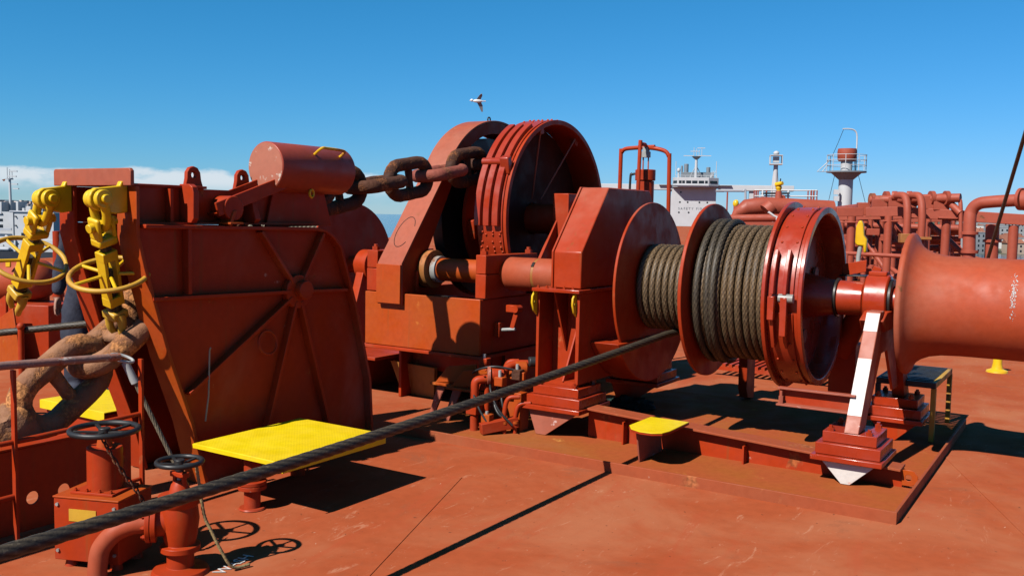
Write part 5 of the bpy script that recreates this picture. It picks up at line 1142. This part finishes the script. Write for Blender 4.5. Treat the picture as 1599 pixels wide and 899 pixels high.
for px, w_, pt, m in ((1068, 3.6, 253, 'ship_grey'), (1061, 1.6, 256, 'ship_grey'), (1103, 3.2, 258, 'ship_grey')): MB().cyl((lx(px), 9, lz(278)), (lx(px), 9, lz(pt)), w_*K, n=16).build('funnel', m, ab, .1)
MB().cyl((lx(1057.5), 1, lz(278)), (lx(1057.5), 1, lz(270)), .25, n=10).sphere((lx(1057.5), 1, lz(266)), .42, 12, 8, (1, 1, 1.3)).build('satellite_dome', 'ship_white', ab)
lbox('upper_house', 1062, 1112, 4, 12, 268, 278, 'ship_grey')
for px in (1053, 1115): MB().cyl((lx(px), 1, lz(278)), (lx(px), 1, lz(252)), .08, n=6).build('aerial_post', 'ship_white', ab)
for px in (1053, 1060, 1068, 1076, 1092, 1100, 1108, 1116): MB().cyl((lx(px), -.4, lz(278)), (lx(px), -.4, lz(274)), .05, n=6).build('rail_post', 'ship_white', ab)
MB().box(lx(1053), lx(1116), -.45, -.35, lz(274.6), lz(274)).build('rail', 'ship_white', ab)
for px in (1109, 1112, 1115): MB().cyl((lx(1106), 2, lz(278)), (lx(px), 2, lz(266)), .07, n=6).build('mast_leg', 'ship_white', ab)

# stay wire up to the foremast
sw = MB().cyl(at(1541, 409, 15), at(1660, 10, 11), .028, n=10).build('stay_wire', 'wire_dark'); tag(recenter(sw), 'dark stay wire slanting up out of the frame at right', 'wire')

# ================================================================== gull
gl = thing('seagull', at(746, 158, 30), 'white seagull flying above the windlass with wings raised', 'bird', rz=YAW, local=True)
MB().sphere((0, 0, 0), .07, 14, 10, (2.3, .8, .8)).sphere((-.19, 0, .02), .045, 12, 8, (1.2, 1, 1)).cyl((-.23, 0, .02), (-.27, 0, .01), .012, .003, n=8).prism([(.13, -.05), (.26, -.07), (.26, .07), (.13, .05)], 'z', -.008, .008).build('body', 'gull_white', gl)
MB().add([(-.06, 0, .03), (.08, 0, .03), (.15, -.10, .16), (.05, -.1, .17), (.14, -.16, .22), (.10, -.16, .21)], [(0, 1, 2, 3), (3, 2, 4, 5)]).build('wing', 'gull_grey', gl, smooth=0).modifiers.new('s', 'SOLIDIFY').thickness = .012
MB().add([(-.06, 0, .02), (.08, 0, .02), (.16, .06, -.14), (.04, .06, -.16), (.17, .10, -.33), (.12, .10, -.33)], [(0, 1, 2, 3), (3, 2, 4, 5)]).build('wing', 'gull_grey', gl, smooth=0).modifiers.new('s', 'SOLIDIFY').thickness = .012

# ================================================================== neighbouring ship on the left
D = 200; K2 = D/FPX; c0 = at(40, 340, D); sh = thing('moored_ship', (c0.x, c0.y, -16), 'white and black ship moored beyond our deck at far left', 'ship', rz=YAW-R(6), local=True)
def sx2(px): return (px-40)*K2
def sz2(py): return at(40, py, D).z+16
def sbox(name, x0, x1, y0, y1, p0_, p1_, mat='ship_white', par=None, bev=.08): return MB().box(sx2(x0), sx2(x1), y0, y1, sz2(p1_), sz2(p0_)).build(name, mat, par or sh, bev)
MB().prism([(sx2(-420), 0), (sx2(-440), sz2(393)), (sx2(330), sz2(391)), (sx2(310), 0)], 'y', -4.5, 10).build('hull', 'hull', sh)
h1 = sbox('lower_house', -90, 104, -3.5, 7, 373, 392.5); h2 = sbox('main_house', 34, 101, -3.2, 6, 331, 373.5); sbox('aft_house', -90, 30, -2.4, 6, 335, 373.5)
MB().prism([(sx2(17), sz2(331)), (sx2(36), sz2(331)), (sx2(36), sz2(373)), (sx2(33), sz2(360)), (sx2(28), sz2(345))], 'y', -3.4, -3.25).build('wing_screen', 'ship_white', sh)
sbox('top_house', -60, 14, -2.7, 5, 316, 335); sbox('bridge_deck', 30, 98, -3.5, 5.5, 329, 331.4, 'ship_pale_grey')
for x0, x1, a, b in ((48, 56, 322, 330), (60, 64, 318, 330), (66, 74, 325, 330), (32, 36, 315, 330), (78, 92, 326, 330), (42, 46, 325, 330)): sbox('deck_house', x0, x1, -1.6, 1.6, a, b)
for px in (52, 60, 70, 80, 90): MB().cyl((sx2(px), -2.7, sz2(330)), (sx2(px+3), -2.7, sz2(319)), .06, n=6).build('davit', 'ship_white', sh)
for px, py in ((40, 338), (54, 338), (72, 339), (40, 352), (56, 352), (72, 353), (44, 380), (20, 383), (4, 384)): MB().cyl((sx2(px), -3.55, sz2(py)), (sx2(px), -3.1, sz2(py)), .15, n=10).build('porthole', 'glass_dark', h2)
for x0, x1 in ((50, 56), (72, 78), (82, 86)): sbox('doorway', x0, x1, -3.56, -3.45, 377, 391, 'ship_grey', h1, 0)
for x0, x1, a, b in ((0, 14, 342, 346), (4, 14, 351, 357), (48, 54, 363, 369)): sbox('opening', x0, x1, -3.26 if x0 > 40 else -2.46, -2.3, a, b, 'glass_dark', h2, 0)
sbox('rail_strip', -40, 34, -3.4, -3.35, 356, 360, 'ship_pale_grey'); sbox('lifeboat', -10, 34, -4.6, -3.6, 385.5, 391, 'ship_pale_grey', None, .3)
MB().tube([(sx2(24), -3.6, sz2(368)), (sx2(34), -3.7, sz2(374)), (sx2(40), -3.7, sz2(375)), (sx2(40), -3.7, sz2(390))], .27, 8).build('crane_arm', 'ship_white', sh)
mt = MB().cyl((sx2(15.5), 0, sz2(330)), (sx2(15), 0, sz2(281)), .3, .24, n=12).build('mast', 'ship_white', sh); MB().cyl((sx2(15), 0, sz2(281)), (sx2(15), 0, sz2(279)), .7, n=14).build('platform', 'ship_pale_grey', mt)
for px, a, b in ((11, 281, 262), (15, 281, 265), (19, 281, 268)): MB().cyl((sx2(px), 0, sz2(a)), (sx2(px), 0, sz2(b)), .07, n=6).build('aerial', 'ship_pale_grey', mt)
for px, py, s in ((21, 268, 1.7), (23, 288, 1.3), (25, 295, 1.2), (19, 276, 1.8)): MB().obox((sx2(px), 0, sz2(py)), (s*.53, 0, 0), (0, .16, 0), (0, 0, .12)).build('radar_bar', 'ship_white', mt)
MB().add([(sx2(2), 0, sz2(281)), (sx2(8), 0, sz2(280)), (sx2(7), 0, sz2(283)), (sx2(3), .3, sz2(284))], [(0, 1, 2, 3)]).build('flag', 'tile', mt)

# ================================================================== shores, houses and hills
def land(name, pts, mat): return struct(MB().add(pts, [tuple(range(4*i, 4*i+4)) for i in range(len(pts)//4)]).build(name, mat, smooth=0))
def flat(px, d, z): p = at(px, 345, d); return Vector((p.x, p.y, z))
def grid(name, fn, nu, nv, mat):
    m = MB(); m.v = [Vector(fn(i/nu, j/nv)) for i in range(nu+1) for j in range(nv+1)]
    m.f = [(i*(nv+1)+j, i*(nv+1)+j+1, (i+1)*(nv+1)+j+1, (i+1)*(nv+1)+j) for i in range(nu) for j in range(nv)]
    return struct(m.build(name, mat, smooth=60))
def shore_z(u, v):
    p = flat(1150+900*u, 560+900*v, 0); return -16.4+1.2*min(1, v*12)+(24*v**1.1)*(1+.35*mn.noise(Vector((u*5, v*3, 2))))
grid('hillside', lambda u, v: (lambda p: (p.x, p.y, shore_z(u, v)))(flat(1150+900*u, 560+900*v, 0)), 40, 24, 'hillside')
def hills(name, d, x0, x1, base, amp, seed, mat, dz):
    def fn(u, v):
        px = x0+(x1-x0)*u; p = flat(px, d*(1+.25*v), 0)
        h = (base+amp*(.55*mn.noise(Vector((u*4.2, seed, 0)))+.3*mn.noise(Vector((u*11, seed, 3)))+.16*mn.noise(Vector((u*27, seed, 5)))))*min(1, 4*(1-u)+.02)
        return (p.x, p.y, -20+(h+20)*math.sin(min(1, v*1.4)*PI/2)*(1+.15*mn.noise(Vector((u*30, v*6, seed)))))
    grid(name, fn, 90, 10, mat)
hills('far_hills', 14000, -900, 330, 130, 150, 1.3, 'far_hill', 0)
hr = random.Random(11)
HM = {}
def house_mesh(k, w_, d_, h, roof):
    m = MB().box(-w_/2, w_/2, -d_/2, d_/2, 0, h); me_w = m
    return m, roof
def house(loc, rz, w_, d_, h, roof, mat, label):
    key = (w_, d_, h, roof, mat); t_ = thing('house', loc, label, 'house', 'houses on the far hillside', rz, True)
    if key not in HM:
        a = MB().box(-w_/2, w_/2, -d_/2, d_/2, -4, h).build('wall', mat, t_, smooth=0)
        if roof: b = MB().prism([(-d_/2-.5, h), (0, h+d_*.28), (d_/2+.5, h)], 'x', -w_/2-.5, w_/2+.5).build('roof', 'tile', t_, smooth=0)
        else: b = MB().box(-w_/2-.2, w_/2+.2, -d_/2-.2, d_/2+.2, h, h+.5).build('roof', 'house_grey', t_, smooth=0)
        wins = []
        for fl in range(int(h//3)):
            for k in range(int(w_//3.2)):
                x = -w_/2+1.6+k*3.2; wins.append(MB().box(x-.55, x+.55, -d_/2-.06, -d_/2+.1, fl*3+1, fl*3+2.4).build('window', 'glass_dark', t_, smooth=0))
        HM[key] = [a, b]+wins
    else:
        for o in HM[key]: c = o.copy(); COL.objects.link(c); c.parent = t_
kinds = [(12., 10., 6.5, True, 'house_white'), (16., 11., 9.5, False, 'house_white'), (11., 9., 6.5, True, 'house_tan'), (20., 12., 12.5, False, 'house_grey'), (14., 10., 6.5, False, 'house_white')]
for i in range(90):
    u = hr.uniform(.35, .56); v = hr.uniform(.03, .85)**1.2; k = kinds[hr.randrange(5)]; p = flat(1150+900*u, 560+900*v, 0); px = 1150+900*u
    if not (1485 < px < 1640): continue
    nm = {'house_white': 'white', 'house_tan': 'tan', 'house_grey': 'grey'}[k[4]]
    house((p.x, p.y, shore_z(u, v)), YAW+R(hr.uniform(-25, 25)), *k[:4], k[4], '%s %s on the far hillside seen between the red pipes' % (nm, ('house with a pitched tile roof' if k[3] else 'flat-roofed block %s' % ('of four floors' if k[2] > 12 else 'of three floors' if k[2] > 9 else 'of two floors'))))
# far town on the left shore: too small to count
tn = MB()
for i in range(420):
    px = hr.uniform(-250, 140); d = hr.uniform(4800, 6800); p = flat(px, d, 0); s = hr.uniform(7, 16); h = hr.uniform(8, 24) if hr.random() < .9 else hr.uniform(28, 40); z = -12+(d-4800)*.020
    tn.box(p.x-s, p.x+s, p.y-s, p.y+s, z-10, z+h)
stuff(tag(tn.build('far_town', 'town', smooth=0), 'hazy far town of pale buildings along the left shore', 'town'))
grid('far_shore', lambda u, v: (lambda p: (p.x, p.y, -16.6+max(0, v)*40))(flat(-500+680*u, 4600+2400*v, 0)), 20, 4, 'hillside')
